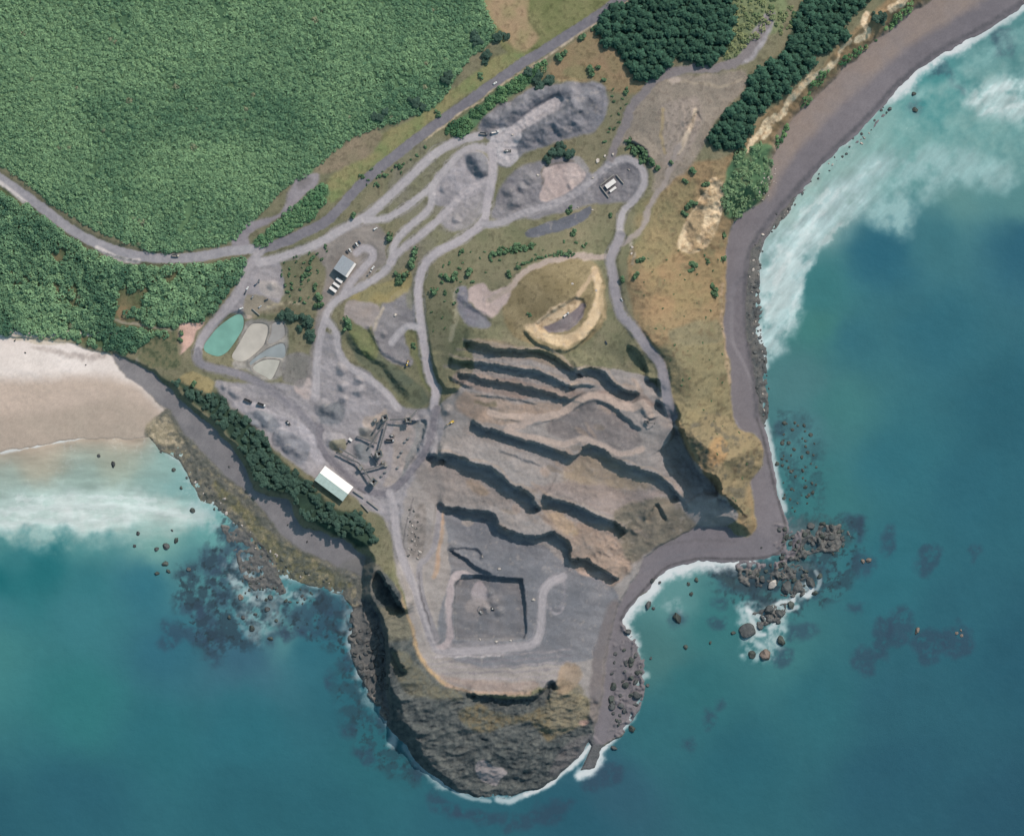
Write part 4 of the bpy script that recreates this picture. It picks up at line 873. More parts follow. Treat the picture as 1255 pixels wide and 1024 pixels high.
# ------------------------------------------------------------ materials
def nodes(name):
    m = bpy.data.materials.new(name)
    m.use_nodes = True
    nt = m.node_tree
    return m, nt, nt.nodes["Principled BSDF"]


def N(nt, typ, **kw):
    n = nt.nodes.new(typ)
    for k, v in kw.items():
        if k in n.inputs.keys():
            n.inputs[k].default_value = v
        else:
            setattr(n, k, v)
    return n


def attr_mat(name, rough, scale, lo, hi, bump, bscale, spec=0.2, rnd=0.0):
    """base colour from the mesh's own albedo attribute, broken up by procedural noise"""
    m, nt, b = nodes(name)
    a = N(nt, "ShaderNodeAttribute", attribute_name="albedo")
    tc = N(nt, "ShaderNodeTexCoord")
    nz = N(nt, "ShaderNodeTexNoise", Scale=scale, Detail=4.0, Roughness=0.65)
    nt.links.new(tc.outputs["Object"], nz.inputs["Vector"])
    mr = N(nt, "ShaderNodeMapRange")
    mr.inputs["From Min"].default_value = 0.3
    mr.inputs["From Max"].default_value = 0.7
    mr.inputs["To Min"].default_value = lo
    mr.inputs["To Max"].default_value = hi
    nt.links.new(nz.outputs["Fac"], mr.inputs["Value"])
    v = mr.outputs["Result"]
    if rnd:
        oi = N(nt, "ShaderNodeObjectInfo")
        m2 = N(nt, "ShaderNodeMapRange")
        m2.inputs["To Min"].default_value = 1 - rnd
        m2.inputs["To Max"].default_value = 1 + rnd
        nt.links.new(oi.outputs["Random"], m2.inputs["Value"])
        mu = N(nt, "ShaderNodeMath", operation='MULTIPLY')
        nt.links.new(v, mu.inputs[0])
        nt.links.new(m2.outputs["Result"], mu.inputs[1])
        v = mu.outputs[0]
    mx = N(nt, "ShaderNodeVectorMath", operation='SCALE')
    nt.links.new(a.outputs["Color"], mx.inputs[0])
    nt.links.new(v, mx.inputs["Scale"])
    nt.links.new(mx.outputs[0], b.inputs["Base Color"])
    b.inputs["Roughness"].default_value = rough
    b.inputs["Specular IOR Level"].default_value = spec
    if bump:
        nb = N(nt, "ShaderNodeTexNoise", Scale=bscale, Detail=5.0, Roughness=0.7)
        nt.links.new(tc.outputs["Object"], nb.inputs["Vector"])
        bp = N(nt, "ShaderNodeBump", Strength=1.0, Distance=bump)
        nt.links.new(nb.outputs["Fac"], bp.inputs["Height"])
        nt.links.new(bp.outputs[0], b.inputs["Normal"])
    return m


_flat = {}


def paintmat(name, c, rough=0.5, metal=0.0, scale=1.5, var=0.12, spec=0.4):
    """painted or plain material with procedural wear"""
    key = (name, tuple(c))
    if key in _flat:
        return _flat[key]
    m, nt, b = nodes(name)
    tc = N(nt, "ShaderNodeTexCoord")
    nz = N(nt, "ShaderNodeTexNoise", Scale=scale, Detail=4.0)
    nt.links.new(tc.outputs["Object"], nz.inputs["Vector"])
    cr = N(nt, "ShaderNodeValToRGB")
    col = alb(c)
    cr.color_ramp.elements[0].position = 0.3
    cr.color_ramp.elements[0].color = (*(col * (1 - var)), 1)
    cr.color_ramp.elements[1].position = 0.7
    cr.color_ramp.elements[1].color = (*np.minimum(col * (1 + var), 0.9), 1)
    nt.links.new(nz.outputs["Fac"], cr.inputs[0])
    nt.links.new(cr.outputs[0], b.inputs["Base Color"])
    b.inputs["Roughness"].default_value = rough
    b.inputs["Metallic"].default_value = metal
    b.inputs["Specular IOR Level"].default_value = spec
    _flat[key] = m
    return m


# ------------------------------------------------------------ meshes from arrays
def mesh_from(name, co, quads, mat, albedo=None, smooth=True):
    me = bpy.data.meshes.new(name)
    k = quads.shape[1]
    me.vertices.add(len(co))
    me.vertices.foreach_set("co", np.ascontiguousarray(co, np.float32).ravel())
    me.loops.add(quads.size)
    me.loops.foreach_set("vertex_index", np.ascontiguousarray(quads, np.int32).ravel())
    me.polygons.add(len(quads))
    me.polygons.foreach_set("loop_start", np.arange(0, quads.size, k, dtype=np.int32))
    me.polygons.foreach_set("use_smooth", np.full(len(quads), smooth))
    me.update(calc_edges=True)
    if albedo is not None:
        at_ = me.color_attributes.new("albedo", 'FLOAT_COLOR', 'POINT')
        rgba = np.ones((len(co), 4), np.float32)
        rgba[:, :3] = albedo
        at_.data.foreach_set("color", rgba.ravel())
    me.materials.append(mat)
    return me


def link(name, me, parent=None, **props):
    o = bpy.data.objects.new(name, me)
    COL.objects.link(o)
    if parent is not None:
        o.parent = parent
    for k, v in props.items():
        o[k] = v
    return o


def thing(name, label, cat, loc, rz=0.0, group=None):
    o = bpy.data.objects.new(name, None)
    COL.objects.link(o)
    o.empty_display_size = 0.5
    o.location = loc
    o.rotation_euler = (0, 0, rz)
    o["label"] = label
    o["category"] = cat
    if group:
        o["group"] = group
    return o


gidx = np.arange(NX * NY).reshape(NY, NX)
Q = np.stack([gidx[1:, :-1], gidx[1:, 1:], gidx[:-1, 1:], gidx[:-1, :-1]], -1).reshape(-1, 4)
hq = np.maximum.reduce([H[:-1, :-1], H[1:, :-1], H[:-1, 1:], H[1:, 1:]]).ravel()
rq = REG[:-1, :-1].ravel()
VX, VY = (PX - 627.5).ravel(), (512 - PY).ravel()
hv = H.ravel()
cv = CLR.reshape(-1, 3)
TMAT = {"ground": attr_mat("dry grass and soil", 0.95, 0.9, 0.84, 1.16, 0.35, 0.8, 0.1), "quarry_floor": attr_mat("crushed stone", 0.9, 0.7, 0.9, 1.1, 0.25, 0.9, 0.15),
        "haul_road": attr_mat("packed gravel", 0.9, 0.5, 0.94, 1.06, 0.08, 1.2, 0.15), "road": attr_mat("worn asphalt", 0.85, 0.6, 0.95, 1.05, 0.05, 1.5, 0.2), "dirt_track": attr_mat("bare dirt", 0.95, 0.5, 0.92, 1.08, 0.15, 1.0, 0.1),
        "beach": attr_mat("fine sand", 0.8, 0.2, 0.97, 1.03, 0.05, 0.6, 0.2), "shingle_beach": attr_mat("grey shingle", 0.9, 0.8, 0.93, 1.07, 0.12, 1.2, 0.15), "reef": attr_mat("weedy reef rock", 0.7, 0.6, 0.75, 1.25, 0.6, 0.6, 0.25), "cliff": attr_mat("weathered rock face", 0.9, 0.4, 0.82, 1.18, 0.8, 0.5, 0.15)}
for rid, rn in enumerate(RNAMES):
    sel = (rq == rid) & (hq > -3.0)
    if not sel.any():
        continue
    q = Q[sel]
    u, inv = np.unique(q, return_inverse=True)
    me = mesh_from(rn, np.stack([VX[u], VY[u], hv[u]], 1), inv.reshape(-1, 4), TMAT[rn], cv[u])
    link(rn, me, kind="structure")

# sea
wm, nt, b = nodes("sea water")
a = N(nt, "ShaderNodeAttribute", attribute_name="albedo")
tc = N(nt, "ShaderNodeTexCoord")
n1 = N(nt, "ShaderNodeTexNoise", Scale=0.09, Detail=6.0, Roughness=0.6)
nt.links.new(tc.outputs["Object"], n1.inputs["Vector"])
bp = N(nt, "ShaderNodeBump", Strength=0.5, Distance=0.8)
nt.links.new(n1.outputs["Fac"], bp.inputs["Height"])
nt.links.new(bp.outputs[0], b.inputs["Normal"])
n2 = N(nt, "ShaderNodeTexNoise", Scale=0.02, Detail=5.0)
nt.links.new(tc.outputs["Object"], n2.inputs["Vector"])
mr = N(nt, "ShaderNodeMapRange")
mr.inputs["To Min"].default_value = 0.93
mr.inputs["To Max"].default_value = 1.07
nt.links.new(n2.outputs["Fac"], mr.inputs["Value"])
mx = N(nt, "ShaderNodeVectorMath", operation='SCALE')
nt.links.new(a.outputs["Color"], mx.inputs[0])
nt.links.new(mr.outputs["Result"], mx.inputs["Scale"])
nt.links.new(mx.outputs[0], b.inputs["Base Color"])
b.inputs["Roughness"].default_value = 0.35
b.inputs["Specular IOR Level"].default_value = 0.1
sel = np.minimum.reduce([H[:-1, :-1], H[1:, :-1], H[:-1, 1:], H[1:, 1:]]).ravel() < 1.2
sel &= (SEA[:-1, :-1] < 32).ravel()
sq = Q[sel]
u, inv = np.unique(sq, return_inverse=True)
swell = ((N_mid - 0.5) * 0.3).ravel()
SEALIN = np.maximum(alb(SEACOL.reshape(-1, 3)[u]) - [0.0025, 0.0035, 0.004], 0.002)
link("sea", mesh_from("sea", np.stack([VX[u], VY[u], swell[u]], 1), inv.reshape(-1, 4), wm, SEALIN), kind="structure")

# ponds
PCOL = {"teal": (124, 172, 158), "mud": (188, 182, 172), "silt": (152, 150, 148), "wet": (150, 158, 160), "pale": (186, 184, 174)}
for nm, poly in POND_DEF:
    p = smooth_line(poly, 4, True)
    sp_ = 1.5
    xs = np.arange(p[:, 0].min(), p[:, 0].max() + sp_, sp_)
    m, nt, b = nodes(nm + " pond water")
    tc = N(nt, "ShaderNodeTexCoord")
    nz = N(nt, "ShaderNodeTexNoise", Scale=0.06, Detail=5.0)
    nt.links.new(tc.outputs["Object"], nz.inputs["Vector"])
    cr = N(nt, "ShaderNodeValToRGB")
    c0 = alb(PCOL[nm])
    cr.color_ramp.elements[0].position = 0.35
    cr.color_ramp.elements[0].color = (*(c0 * 0.82), 1)
    cr.color_ramp.elements[1].position = 0.7
    cr.color_ramp.elements[1].color = (*(c0 * 1.07), 1)
    nt.links.new(nz.outputs["Fac"], cr.inputs[0])
    nt.links.new(cr.outputs[0], b.inputs["Base Color"])
    b.inputs["Roughness"].default_value = 0.3 if nm in ("teal", "wet") else 0.6
    b.inputs["Specular IOR Level"].default_value = 0.3
    me = bpy.data.meshes.new("pond")
    c = p.mean(0)
    vs = [(x - 627.5, 512 - y, POND_Z[nm]) for x, y in p] + [(c[0] - 627.5, 512 - c[1], POND_Z[nm])]
    n = len(p)
    me.from_pydata(vs, [], [(i, (i + 1) % n, n) for i in range(n)][::1])
    me.materials.append(m)
    o = link("pond", me, kind="structure")

# ------------------------------------------------------------ foliage
LEAF = attr_mat("leaves", 0.85, 0.8, 0.8, 1.2, 0, 1, 0.15, 0.16)
BARK = paintmat("bark", (96, 84, 72), 0.95, 0, 3.0, 0.3, 0.1)


def leaf_quads(cen, nor, size, rng):
    """small irregular leaf-clump faces: centres (n,3), facing, half sizes (n,)"""
    n = len(cen)
    nor = nor / np.maximum(np.linalg.norm(nor, axis=1, keepdims=True), 1e-6)
    r = rng.normal(size=(n, 3))
    t = np.cross(nor, r)
    t /= np.maximum(np.linalg.norm(t, axis=1, keepdims=True), 1e-6)
    b = np.cross(nor, t)
    s = size[:, None]
    k = rng.uniform(0.7, 1.25, (n, 4, 1))
    corners = np.stack([-t - b, t - b, t + b, -t + b], 1) * s[:, None, :] * k
    co = (cen[:, None, :] + corners).reshape(-1, 3)
    return co, np.arange(4 * n).reshape(-1, 4)


def dome_points(n, rng, low=-0.15):
    z = rng.uniform(low, 1, n)
    a = rng.uniform(0, 2 * np.pi, n)
    r = np.sqrt(np.maximum(1 - z * z, 0))
    return np.stack([r * np.cos(a), r * np.sin(a), z], 1)


def pts_in(poly, spacing, rng, jit=0.42, warp=True):
    p = smooth_line(poly, 3, True)
    x0, y0 = p.min(0)
    x1, y1 = p.max(0)
    rows = np.arange(y0, y1, spacing * 0.87)
    out = []
    for k, yy in enumerate(rows):
        xs = np.arange(x0 + (k % 2) * spacing / 2, x1, spacing)
        out.append(np.stack([xs, np.full(len(xs), yy)], 1))
    q = np.concatenate(out)
    q += rng.uniform(-jit, jit, q.shape) * spacing
    return q[inpoly(p, q[:, 0], q[:, 1])]


BARE = ([(142, 393), (165, 397), (190, 402), (208, 404), (220, 405)], [(150, 380), (150, 386)], [(120, 305), (146, 319), (170, 321)], [(0, 226), (30, 249)], [(284, 105), (285, 106)])


def scrub_mass(name, label, cat, polys, spacing, rlo, rhi, hfac, nleaf, cols, seed, thr=0.27):
    rng = np.random.default_rng(seed)
    P = np.concatenate([pts_in(p, spacing, rng) for p in polys])
    gap = fbm(P[:, 0], P[:, 1], 30, seed + 300, 3)
    P = P[(gap > thr) | (rng.random(len(P)) < 0.3)]
    for path in BARE:
        P = P[seg_dist(np.array(path, float), P[:, 0], P[:, 1], False)[0] > 5.0]
    n = len(P)
    big = fbm(P[:, 0], P[:, 1], 60, seed + 320, 3)
    R = rlo + (rhi * 1.25 - rlo) * rng.random(n) ** 1.7
    R *= 0.6 + 0.8 * big
    Z = hz(P[:, 0], P[:, 1])
    t = np.clip((fbm(P[:, 0], P[:, 1], 70, seed + 340, 4) - 0.5) * 2.6 + 0.5 + rng.normal(0, 0.3, n), -0.25, 1.2)
    c = np.maximum(alb(cols[0])[None] * (1 - t[:, None]) + alb(cols[1])[None] * t[:, None], 0.01)
    odd = rng.random(n) < 0.003
    c[odd] = alb(cols[2])
    d = dome_points(n * nleaf, rng)
    idx = np.repeat(np.arange(n), nleaf)
    rad = R[idx] * rng.uniform(0.72, 1.08, n * nleaf)
    cen = np.stack([P[idx, 0] - 627.5 + d[:, 0] * rad, 512 - P[idx, 1] + d[:, 1] * rad, Z[idx] + R[idx] * 0.25 + d[:, 2] * rad * hfac], 1)
    nor = d * [0.75, 0.75, 0.8] + [0, 0, 0.55] + rng.normal(0, 0.3, d.shape)
    co, q = leaf_quads(cen, nor, rng.uniform(0.5, 1.0, len(cen)) * (0.45 + 0.1 * R[idx]), rng)
    cc = np.repeat(c[idx] * rng.uniform(0.82, 1.18, (len(idx), 1)), 4, 0)
    me = mesh_from(name, co, q, LEAF, cc, False)
    print(name, n, "bushes")
    return link(name, me, kind="stuff", label=label, category=cat)


G1, G2, G3 = (94, 130, 99), (121, 156, 116), (134, 140, 112)
scrub_mass("scrub", "dense bright green coastal scrub covering the hillside above the curving road", "scrub", [SCRUB_N], 3.8, 2.1, 3.7, 0.4, 40, (G1, G2, G3), 5)
scrub_mass("bush_thicket", "clumpy darker green bush between the road and the white sandy beach", "scrub", [SCRUB_S], 5.6, 3.6, 6.0, 0.6, 74, ((80, 114, 88), (116, 150, 112), (134, 136, 108)), 6, 0.37)
scrub_mass("roadside_scrub", "bright green scrub strip between the gravel clearing and the main road", "scrub", [SCRUB_MID], 4.3, 2.0, 3.6, 0.7, 46, ((84, 126, 90), (108, 146, 106), (140, 140, 110)), 7)
scrub_mass("hedge_scrub", "green scrub strip between the main road and the grey stockpiles", "scrub", [SCRUB_RD], 5.0, 2.2, 4.2, 0.75, 50, ((74, 112, 80), (104, 142, 98), (130, 132, 100)), 8)
scrub_mass("bank_scrub", "green scrub on the slumped bank between the cream cliff and the grey shingle", "scrub", [SCRUB_E], 5.2, 1.8, 4.6, 0.6, 50, ((80, 114, 84), (112, 140, 104), (136, 130, 104)), 9, 0.5)
scrub_mass("verge_scrub", "loose green scrub at the head of the beach below the narrow cream cliff", "scrub", [[(1000, 92), (1016, 84), (1012, 98), (990, 110)], [(1024, 78), (1046, 60), (1062, 52), (1062, 60), (1036, 78), (1026, 88)], [(1068, 50), (1090, 30), (1104, 8), (1122, 0), (1118, 12), (1094, 34), (1074, 50)], [(982, 118), (994, 112), (992, 126), (980, 132)], [(950, 168), (968, 150), (966, 160), (952, 178)]], 4.4, 1.8, 3.4, 0.7, 44, ((76, 116, 80), (116, 154, 104), (130, 132, 100)), 10, 0.4)
scrub_mass("field_scrub", "patchy pale green scrub between the square pine block and the grey track", "scrub", [[(900, -30), (955, -30), (948, 20), (930, 44), (905, 68), (888, 70), (898, 30)], [(950, 20), (985, 5), (965, 40), (955, 50)]], 6.5, 1.6, 3.6, 0.7, 40, ((92, 120, 84), (136, 146, 104), (140, 136, 104)), 12)


def tree_meshes(kind, n, seed):
    """several crowns and trunks of one kind, unit = metres"""
    out = []
    for k in range(n):
        rng = np.random.default_rng(seed + k)
        if kind == "pine":
            h, r, nl = rng.uniform(10, 13), rng.uniform(6.2, 7.4), 480
            z = rng.uniform(0.12, 1, nl) ** 0.8
            a = rng.uniform(0, 2 * np.pi, nl)
            lob = 1 + 0.22 * np.sin(a * 5 + rng.uniform(0, 6)) + 0.12 * np.sin(a * 9 + z * 9)
            rr = r * (1.03 - z) ** 0.5 * lob * rng.uniform(0.6, 1.05, nl)
            cen = np.stack([rr * np.cos(a), rr * np.sin(a), z * h], 1)
            nor = np.stack([np.cos(a) * 0.55, np.sin(a) * 0.55, 0.9 + 0 * a], 1) + rng.normal(0, 0.35, (nl, 3))
            size = rng.uniform(0.55, 1.05, nl)
            c = alb((58, 92, 75)) * rng.uniform(0.75, 1.25, (nl, 1))
            th, tr = h * 0.85, 0.35
        elif kind == "broadleaf":
            h, r, nl = rng.uniform(8, 11), rng.uniform(4.4, 5.8), 340
            lobes = rng.normal(0, 1, (7, 3)) * [r * 0.45, r * 0.45, h * 0.13] + [0, 0, h * 0.62]
            li = rng.integers(0, 7, nl)
            d = dome_points(nl, rng, -0.5)
            cen = lobes[li] + d * rng.uniform(0.75, 1.05, (nl, 1)) * rng.uniform(1.7, 2.8, 7)[li][:, None]
            nor = d * 0.8 + rng.normal(0, 0.3, (nl, 3)) + [0, 0, 0.6]
            size = rng.uniform(0.45, 0.95, nl)
            c = (alb((62, 86, 74)) * rng.uniform(0.75, 1.3, (nl, 1)))
            th, tr = h * 0.6, 0.3
        else:
            h, r, nl = 3.2, 3.0, 130
            lobes = rng.normal(0, 1, (4, 3)) * [1.2, 1.2, 0.3] + [0, 0, 1.3]
            li = rng.integers(0, 4, nl)
            d = dome_points(nl, rng, -0.4)
            cen = lobes[li] + d * rng.uniform(0.8, 1.05, (nl, 1)) * rng.uniform(1.0, 1.7, 4)[li][:, None]
            cen[:, 2] = np.maximum(cen[:, 2], 0.15)
            nor = d * 0.8 + rng.normal(0, 0.3, (nl, 3)) + [0, 0, 0.6]
            size = rng.uniform(0.35, 0.75, nl)
            c = (alb((84, 112, 82)) * rng.uniform(0.65, 1.4, (nl, 1)))
            th, tr = 1.6, 0.12
        co, q = leaf_quads(cen, nor, size, rng)
        crown = mesh_from(kind + "_crown", co, q, LEAF, np.repeat(c, 4, 0), False)
        m = 7
        lev = [(0, 1.0), (0.4, 0.8), (0.8, 0.5), (1.0, 0.15)]
        bend = rng.normal(0, 0.25, (4, 2))
        bend[0] = 0
        vs, fs = [], []
        for li_, (zz, k_) in enumerate(lev):
            for s in range(m):
                an = 2 * math.pi * s / m
                vs.append((math.cos(an) * tr * k_ + bend[li_, 0], math.sin(an) * tr * k_ + bend[li_, 1], zz * th - (0.5 if li_ == 0 else 0)))
        for li_ in range(3):
            for s in range(m):
                fs.append((li_ * m + s, li_ * m + (s + 1) % m, (li_ + 1) * m + (s + 1) % m, (li_ + 1) * m + s))
        for lb in range(5):                       # limbs
            an = rng.uniform(0, 6.28)
            z0 = th * rng.uniform(0.35, 0.75)
            L = r * rng.uniform(0.45, 0.75)
            e = len(vs)
            dx, dy = math.cos(an), math.sin(an)
            for (q0, w_) in ((0, tr * 0.4), (1, tr * 0.12)):
                for (ox, oz) in ((-1, 0), (1, 0), (0, 1.4)):
                    vs.append((dx * L * q0 - dy * ox * w_, dy * L * q0 + dx * ox * w_, z0 + L * 0.35 * q0 + oz * w_))
            fs += [(e, e + 1, e + 4, e + 3), (e + 1, e + 2, e + 5, e + 4), (e + 2, e, e + 3, e + 5)]
        tm = bpy.data.meshes.new(kind + "_trunk")
        tm.from_pydata(vs, [], fs)
        tm.materials.append(BARK)
        out.append((crown, tm))
    return out


PINE = tree_meshes("pine", 5, 400)
BROAD = tree_meshes("broadleaf", 5, 500)
SHRUB = tree_meshes("shrub", 5, 600)
trng = np.random.default_rng(77)


def put_tree(kind, name, x, y, s, label, cat, group=None, dz=-0.2, parts=True):
    v = kind[int(trng.integers(0, len(kind)))]
    rz = float(trng.uniform(0, 6.28))
    if not parts:                                  # a small shrub: one mesh
        o = link(name, v[0], label=label, category=cat)
        if group:
            o["group"] = group
        o.location = at(x, y, dz)
        o.rotation_euler = (0, 0, rz)
        o.scale = (s, s, s)
        return o
    t = thing(name, label, cat, at(x, y, dz), rz, group)
    t.scale = (s, s, s * (0.55 if kind is BROAD else 0.8))
    link("trunk", v[1], t)
    link("crown", v[0], t)
    return t


rg = np.random.default_rng(31)
for x, y in pts_in(PINES_A, 9.6, rg, 0.3):
    put_tree(PINE, "pine_tree", x, y, rg.uniform(0.78, 1.25), "dark green pine packed among others in the square plantation south of the main road", "pine tree", "pines of the square plantation")
for x, y in pts_in(PINES_B, 9.6, rg, 0.3):
    put_tree(PINE, "pine_tree", x, y, rg.uniform(0.78, 1.25), "dark green pine in the long shelter belt running behind the cream sea cliff", "pine tree", "pines of the shelter belt")
for x, y in pts_in(CLIFFTREES, 7.4, rg, 0.46):
    if fbm(np.array([x]), np.array([y]), 18, 210, 2)[0] < 0.36:
        continue
    put_tree(BROAD, "evergreen_tree", x, y, 0.45 + 0.75 * rg.random() ** 1.5, "dark evergreen tree on the steep bank between the crushing yard and the grey western shingle", "tree", "evergreens on the western bank")
for cx, cy, rx, ry, n, rot, lab, grp in ((664, 95, 17, 15, 8, 0, "dark tree in the round clump beside the main road above the stockpiles", "round clump of trees by the main road"),
                                         (687, 187, 19, 11, 8, -15, "dark tree in the oval clump between the stockpiles and the pale pink yard", "oval clump of trees by the pink yard"),
                                         (582, 50, 13, 9, 4, -30, "dark tree in the clump at the scrub edge beside the tan gully", "dark trees at the scrub edge"),
                                         (362, 392, 22, 10, 8, 12, "green tree in the clump beside the pale settling ponds", "trees beside the settling ponds"),
                                         (378, 410, 9, 16, 5, 0, "green tree in the row between the settling ponds and the haul road", "trees by the pond haul road"),
                                         (1079, 18, 9, 11, 4, 0, "dark tree in the hollow of the cliff top at the end of the shelter belt", "trees in the cliff hollow"),
                                         (618, 48, 10, 8, 3, 0, "green tree in the small clump on the paddock corner beside the main road", "trees on the paddock corner"),
                                         (595, 72, 6, 7, 2, 0, "dark round tree standing on the dry verge above the main road", "trees on the dry verge"),
                                         (512, 130, 9, 7, 3, 0, "dark tree at the point of the scrub nearest the main road", "trees at the scrub point"),
                                         (470, 138, 14, 6, 4, -20, "dark tree along the lower edge of the hillside scrub", "trees along the scrub edge"),
                                         (553, 96, 10, 5, 3, -25, "dark tree along the scrub edge opposite the white car", "trees opposite the white car")):
    k = 0
    rr = math.radians(rot)
    while k < n:
        u, v = rg.uniform(-1, 1, 2)
        if u * u + v * v > 1:
            continue
        x, y = u * rx, v * ry
        put_tree(BROAD, "evergreen_tree", cx + x * math.cos(rr) - y * math.sin(rr), cy + x * math.sin(rr) + y * math.cos(rr), rg.uniform(0.8, 1.15), lab, "tree", grp)
        k += 1
SHRUBS = [  # x, y, scale, label
    (784, 320, 1.9, "round green shrub on the tan slope beside the road junction, north of its twin"), (778, 339, 1.7, "round green shrub on the tan slope edge just below its larger twin"), (761, 344, 1.5, "dark upright shrub in the grass strip beside the haul road"),
    (701, 286, 1.8, "round dark green shrub alone below the flat grey apron"), (749, 264, 1.1, "small green shrub on the grass between the apron and the ring road"), (698, 257, 1.5, "dark round shrub at the edge of the pink yard's grey apron"),
    (838, 263, 1.6, "green shrub at the top of the cream cliff"), (849, 324, 2.0, "bright green shrub patch below the cream cliff"), (846, 332, 1.4, "small bright shrub under the bright green patch below the cream cliff"), (874, 354, 2.1, "green shrub near the beach bank, south of the cream cliff"),
    (887, 288, 1.4, "small shrub at the foot of the bank beside the shingle"), (885, 318, 1.3, "narrow shrub on the bank edge above the shingle"), (866, 319, 1.0, "small olive shrub right of the bright green patch"), (849, 209, 1.7, "green shrub on tan grass right of the bare dirt fan"),
    (839, 223, 1.3, "dark small shrub on tan grass below the bare dirt fan"), (864, 227, 1.6, "dark shrub at the upper lip of the cream cliff"), (844, 252, 2.0, "large green shrub left of the cream cliff"), (850, 250, 1.5, "green shrub tight against the cream cliff's left edge"),
    (724, 88, 2.2, "olive shrub alone in the tan field beside the pine block"), (733, 84, 1.2, "small olive shrub beside the larger one in the tan field"), (686, 70, 2.0, "green shrub on the verge above the round tree clump"), (690, 66, 1.6, "smaller green shrub on the verge near the tan field"),
    (712, 46, 1.8, "dark shrub on the verge at the corner of the pine block"), (728, 36, 1.4, "dark shrub by the road at the pine block's tip"), (548, 341, 1.8, "left one of the paired green shrubs east of the haul road"), (557, 339, 2.0, "right one of the paired green shrubs east of the haul road"),
    (577, 334, 2.0, "bright round shrub above the pale tip"), (531, 358, 1.8, "dark green shrub on the slope beside the haul road bend"), (624, 337, 1.6, "dark shrub at the pale track north of the knob"), (636, 329, 1.4, "shrub tucked beside the pale track north of the knob"),
    (508, 308, 1.9, "topmost shrub in the green row between two haul roads"), (506, 317, 1.8, "second shrub from the top in the green row between two haul roads"), (503, 326, 1.9, "third shrub from the top in the green row between two haul roads"), (497, 336, 1.7, "fourth shrub from the top in the green row between two haul roads"),
    (492, 344, 1.6, "lowest shrub in the green row between two haul roads"), (487, 338, 1.7, "shrub set just left of the green row between haul roads"), (477, 291, 2.1, "dark round shrub in the fork of the upper haul roads"), (434, 264, 1.5, "dark shrub beside the upper haul road above the workshop"),
    (390, 365, 2.0, "green shrub left of the white site cabins"), (391, 374, 2.0, "green shrub below and left of the white site cabins"), (386, 352, 1.3, "small shrub between the car park slope and the workshop"), (425, 393, 2.0, "green shrub at the head of the olive slope"),
    (425, 402, 1.6, "lower green shrub at the head of the olive slope"), (443, 216, 1.0, "tiny dark shrub on the verge south of the main road, western one"), (472, 216, 1.1, "tiny dark shrub on the verge below the main road"), (488, 204, 1.2, "tiny dark shrub beside the inner edge of the main road"),
    (536, 139, 1.3, "single dark shrub on the verge above the main road"), (590, 95, 1.2, "single brown shrub on the dry verge near the white car"), (767, 112, 1.2, "small dark shrub at the end of the stockpile bank"), (508, 424, 1.0, "small shrub on the grass strip beside the haul road"),
    (383, 316, 1.3, "olive shrub on the slope above the car park"), (378, 328, 1.4, "second olive shrub lower on the slope above the car park"), (372, 340, 1.4, "olive shrub at the edge of the pale car park spoil"), (565, 310, 1.1, "olive shrub alone on the grass south of the quarry road"),
    (238, 470, 1.5, "dark shrub on the dry knoll below the pond road"), (648, 386, 0.9, "small dark shrub on the western grass of the knob"), (222, 408, 1.2, "dark shrub on the edge of the pink yard, upper"), (221, 416, 1.2, "dark shrub on the edge of the pink yard, lower"),
    (740, 100, 1.1, "small shrub at the tan field's lower corner"), (822, 200, 1.1, "small shrub on the edge of the bare dirt fan")]
for x, y, s, lab in SHRUBS:
    put_tree(SHRUB, "shrub", x, y, s, lab, "shrub", None, -0.1, False)
for k in range(13):                                  # hedge row south of the apron
    x = 602 + k * 4.2 + rg.uniform(-1, 1)
    put_tree(SHRUB, "hedge_shrub", x, 313 - k * 0.9 + rg.uniform(-1, 1), rg.uniform(1.2, 1.7), "green shrub in the short hedge row on the grass north of the knob", "shrub", "hedge row north of the knob", -0.1, False)
for k in range(14):
    x = 642 + k * 4.6
    put_tree(SHRUB, "hedge_shrub", x, 324 - 12 * math.sin(k / 13 * 1.7) + rg.uniform(-1, 1), rg.uniform(0.8, 1.2), "small shrub in the line along the pale track that rings the knob", "shrub", "shrubs lining the knob track", -0.1, False)
for k in range(26):
    u = k / 25
    put_tree(SHRUB, "hedge_shrub", 770 + u * 34 + rg.uniform(-4, 4), 176 + u * 30 + rg.uniform(-5, 4), rg.uniform(0.9, 1.6), "dark shrub on the shaded bank above the ring road", "shrub", "shrubs on the ring road bank", -0.1, False)
tuft = pts_in([(800, 300), (880, 300), (886, 420), (892, 500), (920, 560), (905, 620), (870, 560), (835, 500), (800, 400), (780, 350)], 24, rg, 0.48)
for x, y in tuft:
    put_tree(SHRUB, "grass_tussock", x, y, rg.uniform(0.3, 0.55), "small dark tussock dotting the dry headland grass", "tussock", "tussocks on the headland", -0.1, False)
tuft = np.concatenate([pts_in([(440, 215), (500, 190), (540, 160), (500, 205), (460, 235)], 11, rg), pts_in([(540, 330), (560, 310), (640, 300), (700, 295), (720, 305), (640, 322), (580, 345), (535, 420), (525, 380)], 15, rg), pts_in([(345, 320), (400, 302), (392, 340), (370, 375), (350, 370)], 10, rg), pts_in([(750, 110), (770, 125), (755, 160), (735, 180), (745, 150)], 10, rg)])
for x, y in tuft:
    put_tree(SHRUB, "grass_tussock", x, y, rg.uniform(0.4, 0.9), "small olive tussock on the rough grass round the quarry works", "tussock", "tussocks round the works", -0.1, False)

# ------------------------------------------------------------ rocks
ROCKM = attr_mat("sea rock", 0.8, 0.7, 0.7, 1.3, 0.3, 0.8, 0.25, 0.2)


